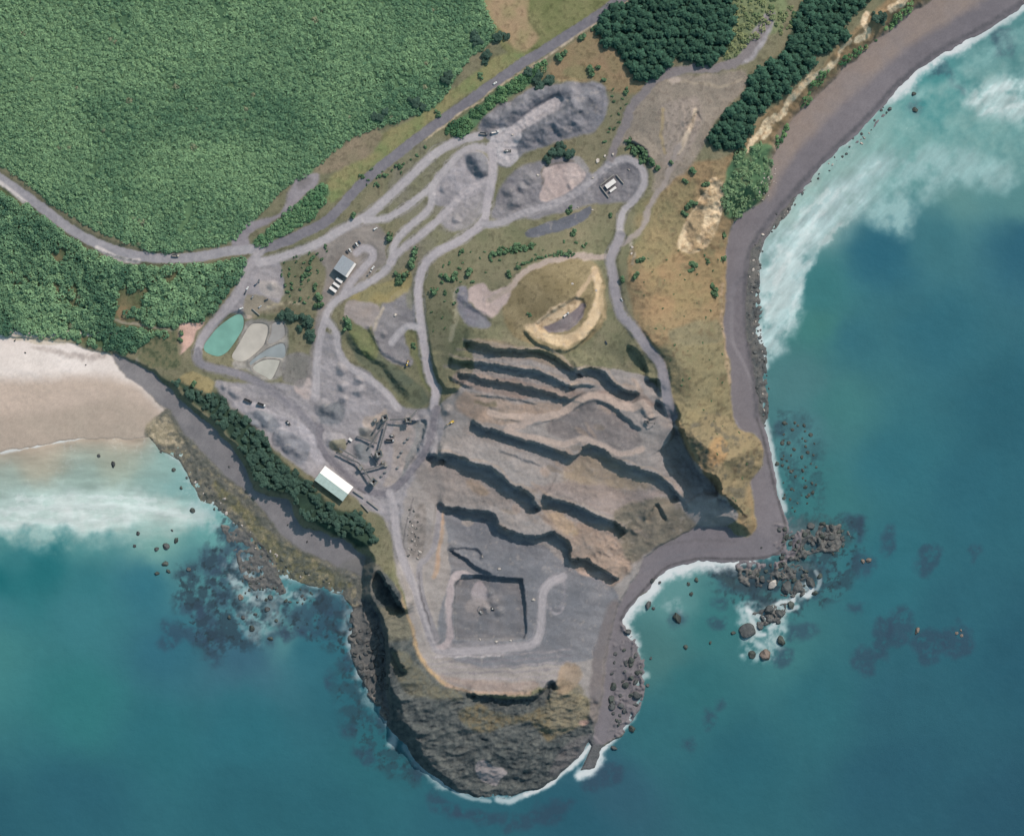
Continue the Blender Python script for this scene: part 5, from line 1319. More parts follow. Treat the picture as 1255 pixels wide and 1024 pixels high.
def ico(sub):
    import bmesh
    bm = bmesh.new()
    bmesh.ops.create_icosphere(bm, subdivisions=sub, radius=1.0)
    v = np.array([x.co[:] for x in bm.verts])
    f = np.array([[x.index for x in q.verts] for q in bm.faces])
    bm.free()
    return v, f


ICO3 = ico(3)


def rock_mesh(name, seed, c1, c2):
    v, f = ICO3
    rng = np.random.default_rng(seed)
    d = np.ones(len(v))
    for k in range(9):                       # cut flat facets
        n = rng.normal(size=3)
        n /= np.linalg.norm(n)
        lim = rng.uniform(0.55, 0.9)
        p = v @ n
        d = np.where(p > lim, np.minimum(d, lim / np.maximum(p, 1e-3)), d)
    d *= 1 + 0.22 * (fbm(v[:, 0] * 10 + v[:, 2] * 7 + seed, v[:, 1] * 10 - v[:, 2] * 5, 6, seed % 50 + 400, 4) - 0.5) * 2
    co = v * d[:, None] * [1, rng.uniform(0.7, 1.0), 0.6]
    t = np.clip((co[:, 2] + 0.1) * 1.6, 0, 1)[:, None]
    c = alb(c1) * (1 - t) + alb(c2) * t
    return mesh_from(name, co, f, ROCKM, c, False)


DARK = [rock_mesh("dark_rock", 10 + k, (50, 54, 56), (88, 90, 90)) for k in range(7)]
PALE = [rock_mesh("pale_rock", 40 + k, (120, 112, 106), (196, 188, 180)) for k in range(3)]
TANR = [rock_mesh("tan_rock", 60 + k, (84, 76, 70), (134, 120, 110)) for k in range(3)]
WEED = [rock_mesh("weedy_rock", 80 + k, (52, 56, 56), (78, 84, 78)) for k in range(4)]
rr = np.random.default_rng(5)


def put_rock(kind, x, y, r, label, group=None, name="sea_rock", z=None, zs=1.0, cat="rock"):
    o = link(name, kind[int(rr.integers(0, len(kind)))], label=label, category=cat)
    if group:
        o["group"] = group
    base = max(hz1(x, y), 0.0) if z is None else z
    o.location = (x - 627.5, 512 - y, base + 0.05 * r)
    o.rotation_euler = (0, 0, float(rr.uniform(0, 6.28)))
    o.scale = (r, r * float(rr.uniform(0.8, 1.1)), r * zs)
    return o


for x, y, r, kind, lab in [
    (120, 558.5, 2.6, DARK, "small dark rock alone in the sandy shallows off the beach"), (138, 569, 4.4, DARK, "larger round dark rock alone in the sandy shallows off the beach"), (196, 554, 1.8, DARK, "tiny dark rock at the edge of the cream reef corner"), (235, 626, 3.6, WEED, "dark rock in the white surf at the reef's edge"),
    (168, 654, 3.2, DARK, "dark rock in green water just below the surf band, leftmost of the scattered ones"), (164, 669, 2.2, DARK, "small dark rock below the leftmost scattered rock"), (210, 650, 2.0, DARK, "small dark rock just under the end of the surf band"), (215, 662, 4.6, WEED, "reddish dark rock below the end of the surf band"),
    (202, 670, 4.6, DARK, "broad dark rock in the middle of the scattered group off the reef"), (191, 673, 3.2, DARK, "dark rock left of the broad one in the scattered group"), (201, 691, 4.2, WEED, "dark rock upper of the close trio off the reef"), (205, 700, 3.6, WEED, "dark rock lower of the close trio off the reef"),
    (191, 703, 3.6, WEED, "dark flat rock left of the close trio off the reef"), (230, 698, 3.2, DARK, "dark rock between the scattered group and the kelp bed"), (221, 598, 2.6, WEED, "drowned dark rock in the teal channel beside the reef"), (212, 576, 3.0, WEED, "drowned weedy rock near the cream reef corner"),
    (280, 757, 3.0, WEED, "weedy rock in teal water left of the foam pool"), (297, 757, 3.0, DARK, "dark rock in the pale foam pool, left one"), (312, 753, 2.8, DARK, "dark rock in the pale foam pool, centre one"), (327, 747, 3.8, DARK, "dark rock in the pale foam pool, right one"), (294, 732, 4.0, TANR, "rusty orange rock at the upper edge of the foam pool"),
    (308, 770, 4.6, WEED, "dark rock ringed with foam at the bottom of the foam pool"), (338, 761, 2.8, WEED, "reddish drowned rock right of the foam pool"), (331, 732, 3.6, DARK, "dark rock at the top of the foam pool"), (331, 783, 4.2, WEED, "drowned dark rock south of the foam pool"),
    (800, 712, 3.6, DARK, "dark rock in the white surf of the southern cove, left of its smaller mate"), (809, 714, 2.4, DARK, "small dark rock in the white surf of the southern cove"), (854, 711, 3.6, WEED, "dark rock in the clear teal water of the southern cove"), (848, 728, 3.2, WEED, "small dark rock below the other in the cove's teal water"),
    (795, 742, 6.0, DARK, "broad dark rock off the western side of the southern cove"), (801, 746, 2.6, DARK, "small rock touching the broad one in the southern cove"), (830, 757, 8.0, WEED, "big round drowned rock in the middle of the southern cove"), (844, 716, 2.8, WEED, "thin drowned rock near the cove surf"),
    (916, 774, 11.0, DARK, "largest dark sea stack with shaded foot, south of the eastern reef"), (932, 768, 4.6, DARK, "round dark rock in white foam right of the largest stack"), (899, 776, 3.6, WEED, "dark rock left of the largest stack"), (922, 803, 5.4, WEED, "dark rock below the largest stack in pale foam"), (940, 803, 8.0, TANR, "purplish rock at the southern end of the foam below the stack"),
    (958, 786, 7.4, WEED, "weedy rock right of the foam below the stack"), (970, 742, 6.0, WEED, "dark rock on the outer side of the foam line off the eastern reef"), (994, 714, 8.0, DARK, "grey rock with foam at the reef's south-eastern tip"), (1000, 727, 4.6, WEED, "reddish dark rock below the reef's south-eastern tip"), (1066, 686, 4.4, TANR, "tan rock ringed by dark kelp, right of the pair east of the reef"), (1058, 688, 3.6, TANR, "tan rock ringed by dark kelp, left of the pair east of the reef"),
    (948, 716, 7.5, PALE, "pale pinkish rock above the dark pool of the eastern reef"), (965, 720, 9.0, DARK, "broad grey rock right of the pale pinkish rock"), (955, 752, 6.0, DARK, "grey rock on the foam line below the dark pool"), (944, 748, 6.0, DARK, "dark rock left of the foam line below the dark pool"), (935, 758, 4.6, DARK, "dark rock between the largest stack and the foam line"), (944, 761, 4.0, DARK, "dark rock in the middle of the white foam"),
    (955, 763, 3.6, DARK, "small dark rock at the right end of the white foam"), (871, 788, 2.6, WEED, "small drowned rock far left of the largest stack"), (1006, 706, 4.4, WEED, "weedy rock off the reef's eastern tip"), (1125, 773, 5.4, TANR, "round tan rock standing alone in the dark kelp far out to the east"), (1174, 776, 2.2, TANR, "left one of the three small tan rocks in the far kelp"), (1179, 773, 2.2, TANR, "upper one of the three small tan rocks in the far kelp"),
    (1180, 779, 2.2, TANR, "lower one of the three small tan rocks in the far kelp"), (753, 917, 4.6, DARK, "dark rock in the white water at the island's south-eastern corner"), (775, 894, 5.4, WEED, "dark rock off the rocky shore east of the island"), (794, 840, 2.4, DARK, "tiny rock off the east shore, lower one"), (798, 807, 2.2, DARK, "tiny rock off the east shore, upper one"), (841, 793, 3.6, WEED, "reddish drowned rock in the open water south of the cove"),
    (770, 775, 4.6, DARK, "dark rock in surf where the cove meets the eastern shore rocks"), (781, 852, 6.4, DARK, "dark rock standing off the eastern shore of the island"), (779, 864, 4.0, DARK, "dark rock just below the one off the island's eastern shore"), (1123, 134, 4.0, WEED, "dark rock in breaking wash off the eastern beach, lower"), (1121, 114, 3.4, WEED, "dark rock in breaking wash off the eastern beach, upper")]:
    put_rock(kind, x, y, r, lab)
# rocks that crowd together: each its own, told apart by nothing
def crowd(poly, sp_, rlo, rhi, kinds, lab, grp, n, zs=1.0, name="sea_rock"):
    P = pts_in(poly, sp_, rr, 0.48)
    rr.shuffle(P)
    for x, y in P[:n]:
        put_rock(kinds[int(rr.integers(0, len(kinds)))], x, y, rlo + (rhi - rlo) * rr.random() ** 1.8, lab, grp, name, None, zs)


crowd([(950, 525), (985, 515), (1000, 545), (1004, 600), (985, 628), (962, 618), (952, 570)], 8.5, 1.4, 3.3, [WEED], "small dark rock in the shallow sprinkle off the eastern headland beach", "shallow rocks off the headland beach", 54, 0.7)
crowd([(952, 645), (975, 650), (1000, 642), (1030, 642), (1046, 656), (1030, 680), (1000, 678), (960, 690)], 8.5, 2.0, 5.5, [DARK, DARK, WEED], "grey rock crowding the reef at the eastern point", "rocks of the eastern reef", 42)
crowd([(905, 692), (960, 688), (990, 700), (980, 730), (940, 724), (915, 712)], 10, 2.0, 5.0, [DARK, WEED], "dark rock in the weedy southern half of the eastern reef", "rocks of the southern reef", 24)
crowd([(428, 772), (440, 770), (468, 770), (478, 800), (478, 850), (470, 862), (450, 840), (434, 810)], 8.5, 2.6, 5.4, [DARK], "large grey boulder in the boulder field below the western cliff of the island", "boulders below the island's western cliff", 42, 1.1, "boulder")
crowd([(752, 790), (778, 800), (790, 824), (775, 850), (770, 880), (750, 900), (748, 850)], 8.5, 2.4, 6.0, [DARK, WEED], "dark shore rock below the eastern edge of the island platform", "shore rocks east of the island", 32, 1.0)
crowd([(1090, 122), (1098, 134), (1050, 182), (1000, 225), (968, 260), (946, 290), (934, 320), (930, 390), (940, 440), (944, 512), (930, 505), (922, 430), (917, 380), (920, 315), (936, 285), (962, 250), (1010, 205), (1060, 155)], 9.5, 1.2, 2.6, [DARK, DARK, PALE], "wave-washed stone in the band along the eastern shingle's waterline", "stones along the eastern waterline", 80, 0.9, "beach_stone")
crowd([(300, 690), (345, 715), (385, 728), (370, 740), (330, 738), (300, 728)], 8, 1.5, 3.4, [DARK, WEED], "dark rock in the foam at the outer edge of the western reef", "rocks at the western reef's edge", 30, 0.9)
crowd([(225, 580), (265, 600), (300, 640), (340, 680), (400, 705), (420, 720), (340, 700), (290, 650), (240, 605)], 8.5, 1.2, 3.0, [DARK, WEED, WEED, PALE], "stone lying on the weedy western reef flat", "stones on the western reef flat", 70, 0.8)
crowd([(935, 212), (950, 200), (954, 215), (944, 240), (928, 246), (922, 238)], 6, 1.0, 2.0, [PALE], "pale boulder at the foot of the scrubby bank on the eastern beach", "pale boulders at the bank foot", 22, 1.0, "boulder")
for x, y, r, lab in [(588, 784, 2.2, "white boulder on the southern rim of the square pit, left of three"), (608, 786, 2.2, "white boulder on the southern rim of the square pit, middle of three"), (626, 785, 1.8, "white boulder on the southern rim of the square pit, right of three"), (654, 735, 2.6, "white boulder on the flat right of the square pit"),
                     (612, 697, 2.2, "pale boulder above the square pit's northern wall"), (591, 682, 2.0, "pale boulder on the ledge north of the square pit"), (774, 304, 2.2, "white boulder beside the road junction, upper"), (773, 312, 2.0, "white boulder beside the road junction, lower"), (741, 192, 2.0, "white boulder at the top of the ring road"), (751, 190, 2.2, "white boulder right of the top of the ring road"),
                     (732, 198, 3.2, "pale spoil heap of stone at the grass edge by the ring road"), (726, 219, 2.0, "pale boulder at the corner of the pink yard"), (770, 209, 2.0, "white boulder inside the loop of the ring road"), (628, 166, 1.6, "white stone beside the loading patch"), (659, 216, 2.4, "white block at the upper left of the pink yard"),
                     (708, 255, 1.6, "small pale stone on the apron's southern edge"), (485, 386, 2.6, "white boulder in the grey yard west of the haul road"), (726, 258, 1.6, "small pale stone where grass meets the apron"), (730, 357, 1.8, "pale boulder at the rim of the knob pit"), (701, 349, 1.8, "pale boulder on the grass above the knob pit"),
                     (515, 676, 2.4, "white boulder at the tip of the haul road island"), (512, 684, 2.2, "pale boulder below the white one on the haul road island"), (104, 447, 1.2, "dark driftwood-like stone on the white sand"), (30, 432, 1.4, "dark stone on the upper white sand"), (17, 417, 1.8, "dark stone at the top of the white beach"),
                     (934, 671, 1.6, "dark stone on the grey headland beach"), (280, 572, 1.6, "dark stone on the grey western shingle"), (352, 643, 1.6, "dark stone on the shingle, left of two"), (376, 664, 1.8, "dark stone on the shingle, right of two")]:
    put_rock(DARK if lab.startswith("dark") else PALE, x, y, r, lab, None, "boulder", hz1(x, y))
for k in range(30):
    u = rr.random()
    put_rock(PALE if k % 2 else DARK, 505 + rr.uniform(-5, 9), 622 + u * 60, rr.uniform(0.8, 1.7), "grey armour stone in the rows between the haul road and its loop", "armour stones beside the haul road", "boulder", None)

# ------------------------------------------------------------ built things
class MB:
    """collects solids and links them as one mesh"""

    def __init__(self):
        self.v, self.f = [], []

    def add(self, vs, fs):
        b = len(self.v)
        self.v += [tuple(p) for p in vs]
        self.f += [tuple(i + b for i in q) for q in fs]
        return self

    def hexa(self, lo, hi):
        """lo, hi: four corners each, counter-clockwise from above"""
        return self.add(list(lo) + list(hi), [(3, 2, 1, 0), (4, 5, 6, 7), (0, 1, 5, 4), (1, 2, 6, 5), (2, 3, 7, 6), (3, 0, 4, 7)])

    def box(self, c, s, taper=1.0, rz=0.0):
        hx, hy, hz_ = s[0] / 2, s[1] / 2, s[2] / 2
        co, si = math.cos(rz), math.sin(rz)

        def P(x, y, z):
            return (c[0] + x * co - y * si, c[1] + x * si + y * co, c[2] + z)
        lo = [P(-hx, -hy, -hz_), P(hx, -hy, -hz_), P(hx, hy, -hz_), P(-hx, hy, -hz_)]
        t = taper
        hi = [P(-hx * t, -hy * t, hz_), P(hx * t, -hy * t, hz_), P(hx * t, hy * t, hz_), P(-hx * t, hy * t, hz_)]
        return self.hexa(lo, hi)

    def beam(self, a, b, w, h):
        """rectangular bar from a to b"""
        a, b = Vector(a), Vector(b)
        d = (b - a).normalized()
        up = Vector((0, 0, 1)) if abs(d.z) < 0.95 else Vector((1, 0, 0))
        s = d.cross(up).normalized() * (w / 2)
        u = s.cross(d).normalized() * (h / 2)
        return self.add([a - s - u, a + s - u, a + s + u, a - s + u, b - s - u, b + s - u, b + s + u, b - s + u],
                        [(0, 1, 2, 3), (7, 6, 5, 4), (0, 4, 5, 1), (1, 5, 6, 2), (2, 6, 7, 3), (3, 7, 4, 0)])

    def cyl(self, a, b, r0, r1=None, n=14):
        r1 = r0 if r1 is None else r1
        a, b = Vector(a), Vector(b)
        d = (b - a).normalized()
        up = Vector((0, 0, 1)) if abs(d.z) < 0.95 else Vector((1, 0, 0))
        s = d.cross(up).normalized()
        u = s.cross(d).normalized()
        vs = []
        for c, r in ((a, r0), (b, r1)):
            for k in range(n):
                t = 2 * math.pi * k / n
                vs.append(c + s * (math.cos(t) * r) + u * (math.sin(t) * r))
        return self.add(vs, [(k, (k + 1) % n, n + (k + 1) % n, n + k) for k in range(n)] + [tuple(range(n - 1, -1, -1)), tuple(range(n, 2 * n))])

    def build(self, name, mat, parent=None, bevel=0.0, **props):
        me = bpy.data.meshes.new(name)
        me.from_pydata(self.v, [], self.f)
        me.update()
        me.materials.append(mat)
        import bmesh
        bm = bmesh.new()
        bm.from_mesh(me)
        bmesh.ops.recalc_face_normals(bm, faces=bm.faces)
        if bevel:
            bmesh.ops.bevel(bm, geom=bm.edges[:], offset=bevel, segments=1, affect='EDGES')
        bm.to_mesh(me)
        bm.free()
        return link(name, me, parent, **props)


M_WHITE = paintmat("white sheet", (232, 228, 224), 0.5, 0, 0.6, 0.06)
M_GREYROOF = paintmat("grey roof sheet", (160, 166, 172), 0.45, 0.1, 0.5, 0.07)
M_MINT = paintmat("mint roof sheet", (198, 216, 206), 0.5, 0, 0.25, 0.12)
M_WALL = paintmat("pale wall cladding", (150, 150, 146), 0.6, 0, 0.8, 0.08)
M_STEEL = paintmat("dusty steel", (138, 138, 138), 0.6, 0.3, 1.0, 0.2)
M_DARKST = paintmat("dark steel", (82, 84, 86), 0.6, 0.3, 1.0, 0.2)
M_BELT = paintmat("rubber belt", (96, 95, 96), 0.8, 0, 2.0, 0.15)
M_TYRE = paintmat("tyre rubber", (40, 40, 42), 0.9, 0, 4.0, 0.1)
M_GLASS = paintmat("dark window glass", (38, 46, 54), 0.1, 0, 2.0, 0.1, 0.6)
M_YEL = paintmat("yellow machine paint", (206, 172, 70), 0.4, 0, 1.0, 0.12)
M_CONC = paintmat("stained concrete", (150, 147, 142), 0.9, 0, 0.6, 0.12)
M_DOOR = paintmat("door sheet", (112, 118, 124), 0.5, 0, 1.0, 0.08)
CARC = {"white": (224, 224, 222), "silver": (176, 178, 180), "dark": (58, 60, 66), "blue": (66, 74, 92), "cream": (206, 198, 180), "grey": (112, 114, 118)}


def rot_of(x0, y0, x1, y1):
    return math.atan2(-(y1 - y0), x1 - x0)


def wheel(parent, x, y, r, w, name="wheel"):
    o = MB().cyl((x, y - w / 2, r), (x, y + w / 2, r), r).build(name, M_TYRE, parent)
    MB().cyl((x, y - w / 2 - 0.02, r), (x, y + w / 2 + 0.02, r), r * 0.5).build("rim", M_STEEL, o)
    return o


def make_car(colour, van=False):
    t = thing("parked_car", "car", "car", (0, 0, 0))
    pm = paintmat(colour + " car paint", CARC[colour], 0.25, 0.0, 0.5, 0.03, 0.6)
    L, W = (5.2, 2.0) if van else (4.7, 1.9)
    b = MB()
    b.hexa([(-L / 2, -W / 2, .35), (L / 2, -W / 2 * .92, .35), (L / 2, W / 2 * .92, .35), (-L / 2, W / 2, .35)], [(-L / 2, -W / 2, .95), (L / 2 - .1, -W / 2 * .9, .82), (L / 2 - .1, W / 2 * .9, .82), (-L / 2, W / 2, .95)])
    b.build("body", pm, t, 0.06)
    x0, x1, hh = (-L / 2 + .1, L / 2 - 1.2, 1.95) if van else (-L / 2 + .35, L / 2 - 1.25, 1.5)
    c = MB().hexa([(x0, -W / 2 * .92, .94), (x1, -W / 2 * .9, .84), (x1, W / 2 * .9, .84), (x0, W / 2 * .92, .94)], [(x0 + .25, -W / 2 * .8, hh), (x1 - .75, -W / 2 * .8, hh), (x1 - .75, W / 2 * .8, hh), (x0 + .25, W / 2 * .8, hh)])
    cab = c.build("cabin", pm, t, 0.05)
    g = MB()
    g.hexa([(x1 - .10, -W / 2 * .8, .98), (x1 - .06, -W / 2 * .8, .98), (x1 - .06, W / 2 * .8, .98), (x1 - .10, W / 2 * .8, .98)], [(x1 - .72, -W / 2 * .74, hh - .08), (x1 - .66, -W / 2 * .74, hh - .06), (x1 - .66, W / 2 * .74, hh - .06), (x1 - .72, W / 2 * .74, hh - .08)])
    g.build("windscreen", M_GLASS, t)
    for s in (-1, 1):
        MB().beam((x0 + .35, s * W / 2 * .875, 1.15 + (hh - 1.5) * .5), (x1 - .6, s * W / 2 * .875, 1.15 + (hh - 1.5) * .5), .06, .32).build("side_window", M_GLASS, t)
        for x in (-L * .3, L * .31):
            wheel(t, x, s * (W / 2 - .1), .34, .22)
    return t


def make_truck(colour, tray):
    t = thing("dump_truck", "truck", "truck", (0, 0, 0))
    pm = paintmat(colour + " truck paint", CARC.get(colour, (206, 172, 70)), 0.35, 0, 0.7, 0.06)
    MB().box((0, 0, 1.0), (9.0, 1.2, .4)).build("chassis", M_DARKST, t)
    b = MB()
    b.hexa([(-4.6, -1.2, 1.3), (2.0, -1.2, 1.3), (2.0, 1.2, 1.3), (-4.6, 1.2, 1.3)], [(-4.6, -1.35, 1.5), (2.2, -1.35, 1.5), (2.2, 1.35, 1.5), (-4.6, 1.35, 1.5)])
    for s in (-1, 1):
        b.box((-1.2, s * 1.3, 2.2), (6.8, .12, 1.5))
    b.box((2.14, 0, 2.4), (.14, 2.7, 1.9)).box((-4.55, 0, 2.1), (.12, 2.6, 1.3))
    b.build("tray", tray, t)
    c = MB().hexa([(2.6, -1.2, .9), (4.6, -1.2, .9), (4.6, 1.2, .9), (2.6, 1.2, .9)], [(2.6, -1.15, 3.0), (4.2, -1.1, 3.0), (4.2, 1.1, 3.0), (2.6, 1.15, 3.0)]).build("cab", pm, t, .08)
    MB().hexa([(4.44, -1.05, 1.9), (4.50, -1.05, 1.9), (4.50, 1.05, 1.9), (4.44, 1.05, 1.9)], [(4.24, -1.0, 2.8), (4.30, -1.0, 2.8), (4.30, 1.0, 2.8), (4.24, 1.0, 2.8)]).build("windscreen", M_GLASS, c)
    for s in (-1, 1):
        for x in (-3.4, -2.0, 3.3):
            wheel(t, x, s * 1.05, .55, .42)
    return t


def make_loader(mat=None):
    t = thing("wheel_loader", "loader", "loader", (0, 0, 0))
    mat = mat or M_YEL
    MB().box((-1.6, 0, 1.7), (3.4, 2.0, 1.3), .92).build("rear_body", mat, t, .08)
    MB().box((1.6, 0, 1.2), (2.4, 1.3, .9)).build("front_frame", mat, t, .06)
    c = MB().box((0, 0, 2.7), (1.5, 1.6, 1.6), .86).build("cab", M_WHITE, t, .06)
    MB().box((0.02, 0, 2.75), (1.52, 1.62, .7), .94).build("window", M_GLASS, c)
    MB().beam((1.0, -.6, 1.9), (3.6, -.6, 1.0), .3, .4).beam((1.0, .6, 1.9), (3.6, .6, 1.0), .3, .4).build("lift_arm", mat, t)
    b = MB().add([(3.4, -1.6, .3), (3.4, 1.6, .3), (3.5, 1.6, 1.6), (3.5, -1.6, 1.6), (4.9, -1.6, .2), (4.9, 1.6, .2)], [(0, 1, 2, 3), (0, 4, 5, 1), (0, 3, 4), (1, 5, 2)])
    b.build("bucket", M_DARKST, t)
    for s in (-1, 1):
        for x in (-2.0, 1.6):
            wheel(t, x, s * 1.15, .85, .6)
    return t


def make_excavator(mat=None, cabm=None):
    t = thing("excavator", "excavator", "excavator", (0, 0, 0))
    mat = mat or M_YEL
    for s in (-1, 1):
        b = MB().box((0, s * 1.15, .5), (4.4, .65, .6))
        b.cyl((-2.1, s * 1.15 - .32, .5), (-2.1, s * 1.15 + .32, .5), .48).cyl((2.1, s * 1.15 - .32, .5), (2.1, s * 1.15 + .32, .5), .48)
        b.build("track", M_DARKST, t)
    MB().box((-.6, 0, 1.7), (4.2, 2.8, 1.3), .95).build("engine_house", mat, t, .1)
    c = MB().box((1.0, .85, 2.5), (1.7, 1.0, 1.8), .9).build("cab", cabm or M_WHITE, t, .06)
    MB().box((1.06, .85, 2.75), (1.68, .9, .8), .95).build("window", M_GLASS, c)
    MB().beam((1.2, -.2, 2.0), (4.4, -.2, 4.8), .5, .7).beam((4.3, -.2, 4.8), (6.6, -.2, 3.8), .45, .6).build("boom", mat, t)
    MB().beam((6.5, -.2, 4.1), (7.6, -.2, 1.3), .4, .5).build("stick", mat, t)
    MB().add([(7.2, -.8, 1.3), (7.2, .4, 1.3), (8.1, .4, 1.1), (8.1, -.8, 1.1), (7.0, -.8, .3), (7.0, .4, .3)], [(0, 1, 2, 3), (0, 4, 5, 1), (0, 3, 4), (1, 5, 2)]).build("bucket", M_DARKST, t)
    return t



def dup(root):
    r = root.copy()
    COL.objects.link(r)
    for ch in list(root.children):
        c = ch.copy()
        COL.objects.link(c)
        c.parent = r
        for g in list(ch.children):
            d = g.copy()
            COL.objects.link(d)
            d.parent = c
    return r


_proto = {}


def place(maker, args, name, label, cat, x, y, rz, group=None, s=1.0, dz=0.0):
    key = (maker.__name__,) + tuple(str(a) for a in args)
    if key in _proto:
        o = dup(_proto[key])
    else:
        o = maker(*args)
        _proto[key] = o
    o.name = name
    o["label"], o["category"] = label, cat
    if group:
        o["group"] = group
    o.location = at(x, y, dz + 0.05)
    o.rotation_euler = (0, 0, rz)
    o.scale = (s, s, s)
    return o


R = math.radians
place(make_car, ("white", False), "car", "white car driving alone on the main road above the stockpiles", "car", 606.8, 103, rot_of(0, 0, 40, -27), None, 1.1)
place(make_truck, ("cream", M_CONC), "tray_truck", "cream truck driving on the winding road between the two scrub slopes", "truck", 215.5, 313.4, rot_of(0, 0, 40, 3), None, 0.95)
place(make_truck, ("grey", M_STEEL), "dump_truck", "grey dump truck left of the two parked below the northern stockpiles", "truck", 593, 164.4, R(-6), None, 1.1)
place(make_truck, ("white", M_WHITE), "dump_truck", "white truck right of the two parked below the northern stockpiles", "truck", 607, 162.4, R(10), None, 1.0)
place(make_loader, (M_STEEL,), "wheel_loader", "small grey loader in the middle of the white loading patch", "loader", 621.5, 185.7, R(0), None, 1.0)
for c, v, x, y, a, lab in (("white", False, 303.2, 353.2, 55, "white car in the staff car park, beside two dark ones"), ("dark", False, 300.6, 358.6, 65, "black car just below the white one in the staff car park"), ("blue", False, 313.6, 348.6, 40, "dark blue car near the top of the staff car park"),
                           ("grey", False, 317.4, 344.4, 80, "grey car at the top of the staff car park"), ("grey", False, 309.3, 364, 55, "grey car alone in the middle of the staff car park"), ("dark", False, 326.4, 367.4, 20, "black car at the edge of the pale spoil by the car park"),
                           ("white", True, 295.6, 377.8, 20, "white van parked at the tip of the teal pond"), ("silver", False, 318.6, 375.6, 40, "silver car at the bottom of the staff car park"),
                           ("dark", False, 425.8, 309.2, -57, "first dark car from the workshop in the slanted row"), ("white", True, 429.4, 306.9, -57, "white van second from the workshop in the slanted row"), ("dark", False, 434.4, 302.3, -57, "dark car third from the workshop in the slanted row"),
                           ("white", True, 437.6, 299.6, -57, "white van fourth from the workshop in the slanted row"), ("blue", False, 440.8, 297.2, -57, "dark blue car last in the slanted row above the workshop"), ("white", True, 457.2, 328.3, 50, "white van on the bank right of the workshop loop"),
                           ("white", True, 460.3, 280.5, 30, "white van at the top end of the workshop yard"), ("silver", False, 761, 368, -60, "silver car on the haul road beside the tan headland"), ("dark", False, 742, 420.5, -65, "dark car on the bare track above the upper bench"), ("dark", False, 426, 542.3, 45, "dark car in the crushing yard beside the white cabin")):
    place(make_car, (c, v), "parked_car" if not v else "parked_van", lab, "van" if v else "car", x, y, R(a), None, 1.0)
place(make_truck, ("white", M_STEEL), "dump_truck", "white cabbed truck on the bank beside the workshop loop road", "truck", 453, 334.8, R(50), None, 0.75)
place(make_loader, (M_YEL,), "wheel_loader", "yellow loader with white cab in the grey hollow west of the haul road", "loader", 499.6, 445, R(70), None, 1.0)
place(make_truck, ("dark", M_DARKST), "dump_truck", "dark dump truck on the pale western stockpile yard, left of two", "truck", 304, 491, R(-22), None, 1.15)
place(make_truck, ("white", M_DARKST), "dump_truck", "dark dump truck with white cab on the pale western stockpile yard, right of two", "truck", 320.5, 495.6, R(-18), None, 1.15)
place(make_loader, (M_DARKST,), "wheel_loader", "dark loader on the pale stockpile yard west of the crushing plant", "loader", 353, 518, R(-50), None, 1.0)
place(make_excavator, (M_YEL, M_WHITE), "excavator", "yellow excavator with white cab beside the round spoil heap east of the crusher", "excavator", 554, 517, R(210), None, 1.0)
place(make_excavator, (M_STEEL, M_WHITE), "excavator", "grey excavator with white cab on the rock heap in the square pit", "excavator", 589.5, 750, R(110), None, 0.95)
place(make_loader, (M_DARKST,), "wheel_loader", "dark loader working at the rock heap in the square pit", "loader", 603.5, 746, R(160), None, 0.9)
place(make_excavator, (M_DARKST, M_DARKST), "excavator", "dark excavator on the pale mound at the end of the bench track", "excavator", 792, 517, R(-10), None, 1.25)
place(make_truck, ("white", M_WHITE), "dump_truck", "white truck parked in the pit on top of the knob", "truck", 693.5, 386.2, R(38), None, 0.85)
place(make_truck, ("silver", M_DARKST), "dump_truck", "long dark truck standing among the conveyors of the crushing plant", "truck", 478, 539.4, R(-3), None, 1.15)
place(make_loader, (M_STEEL,), "wheel_loader", "grey loader behind the dark truck in the crushing plant", "loader", 480.4, 533.6, R(-20), None, 0.85)


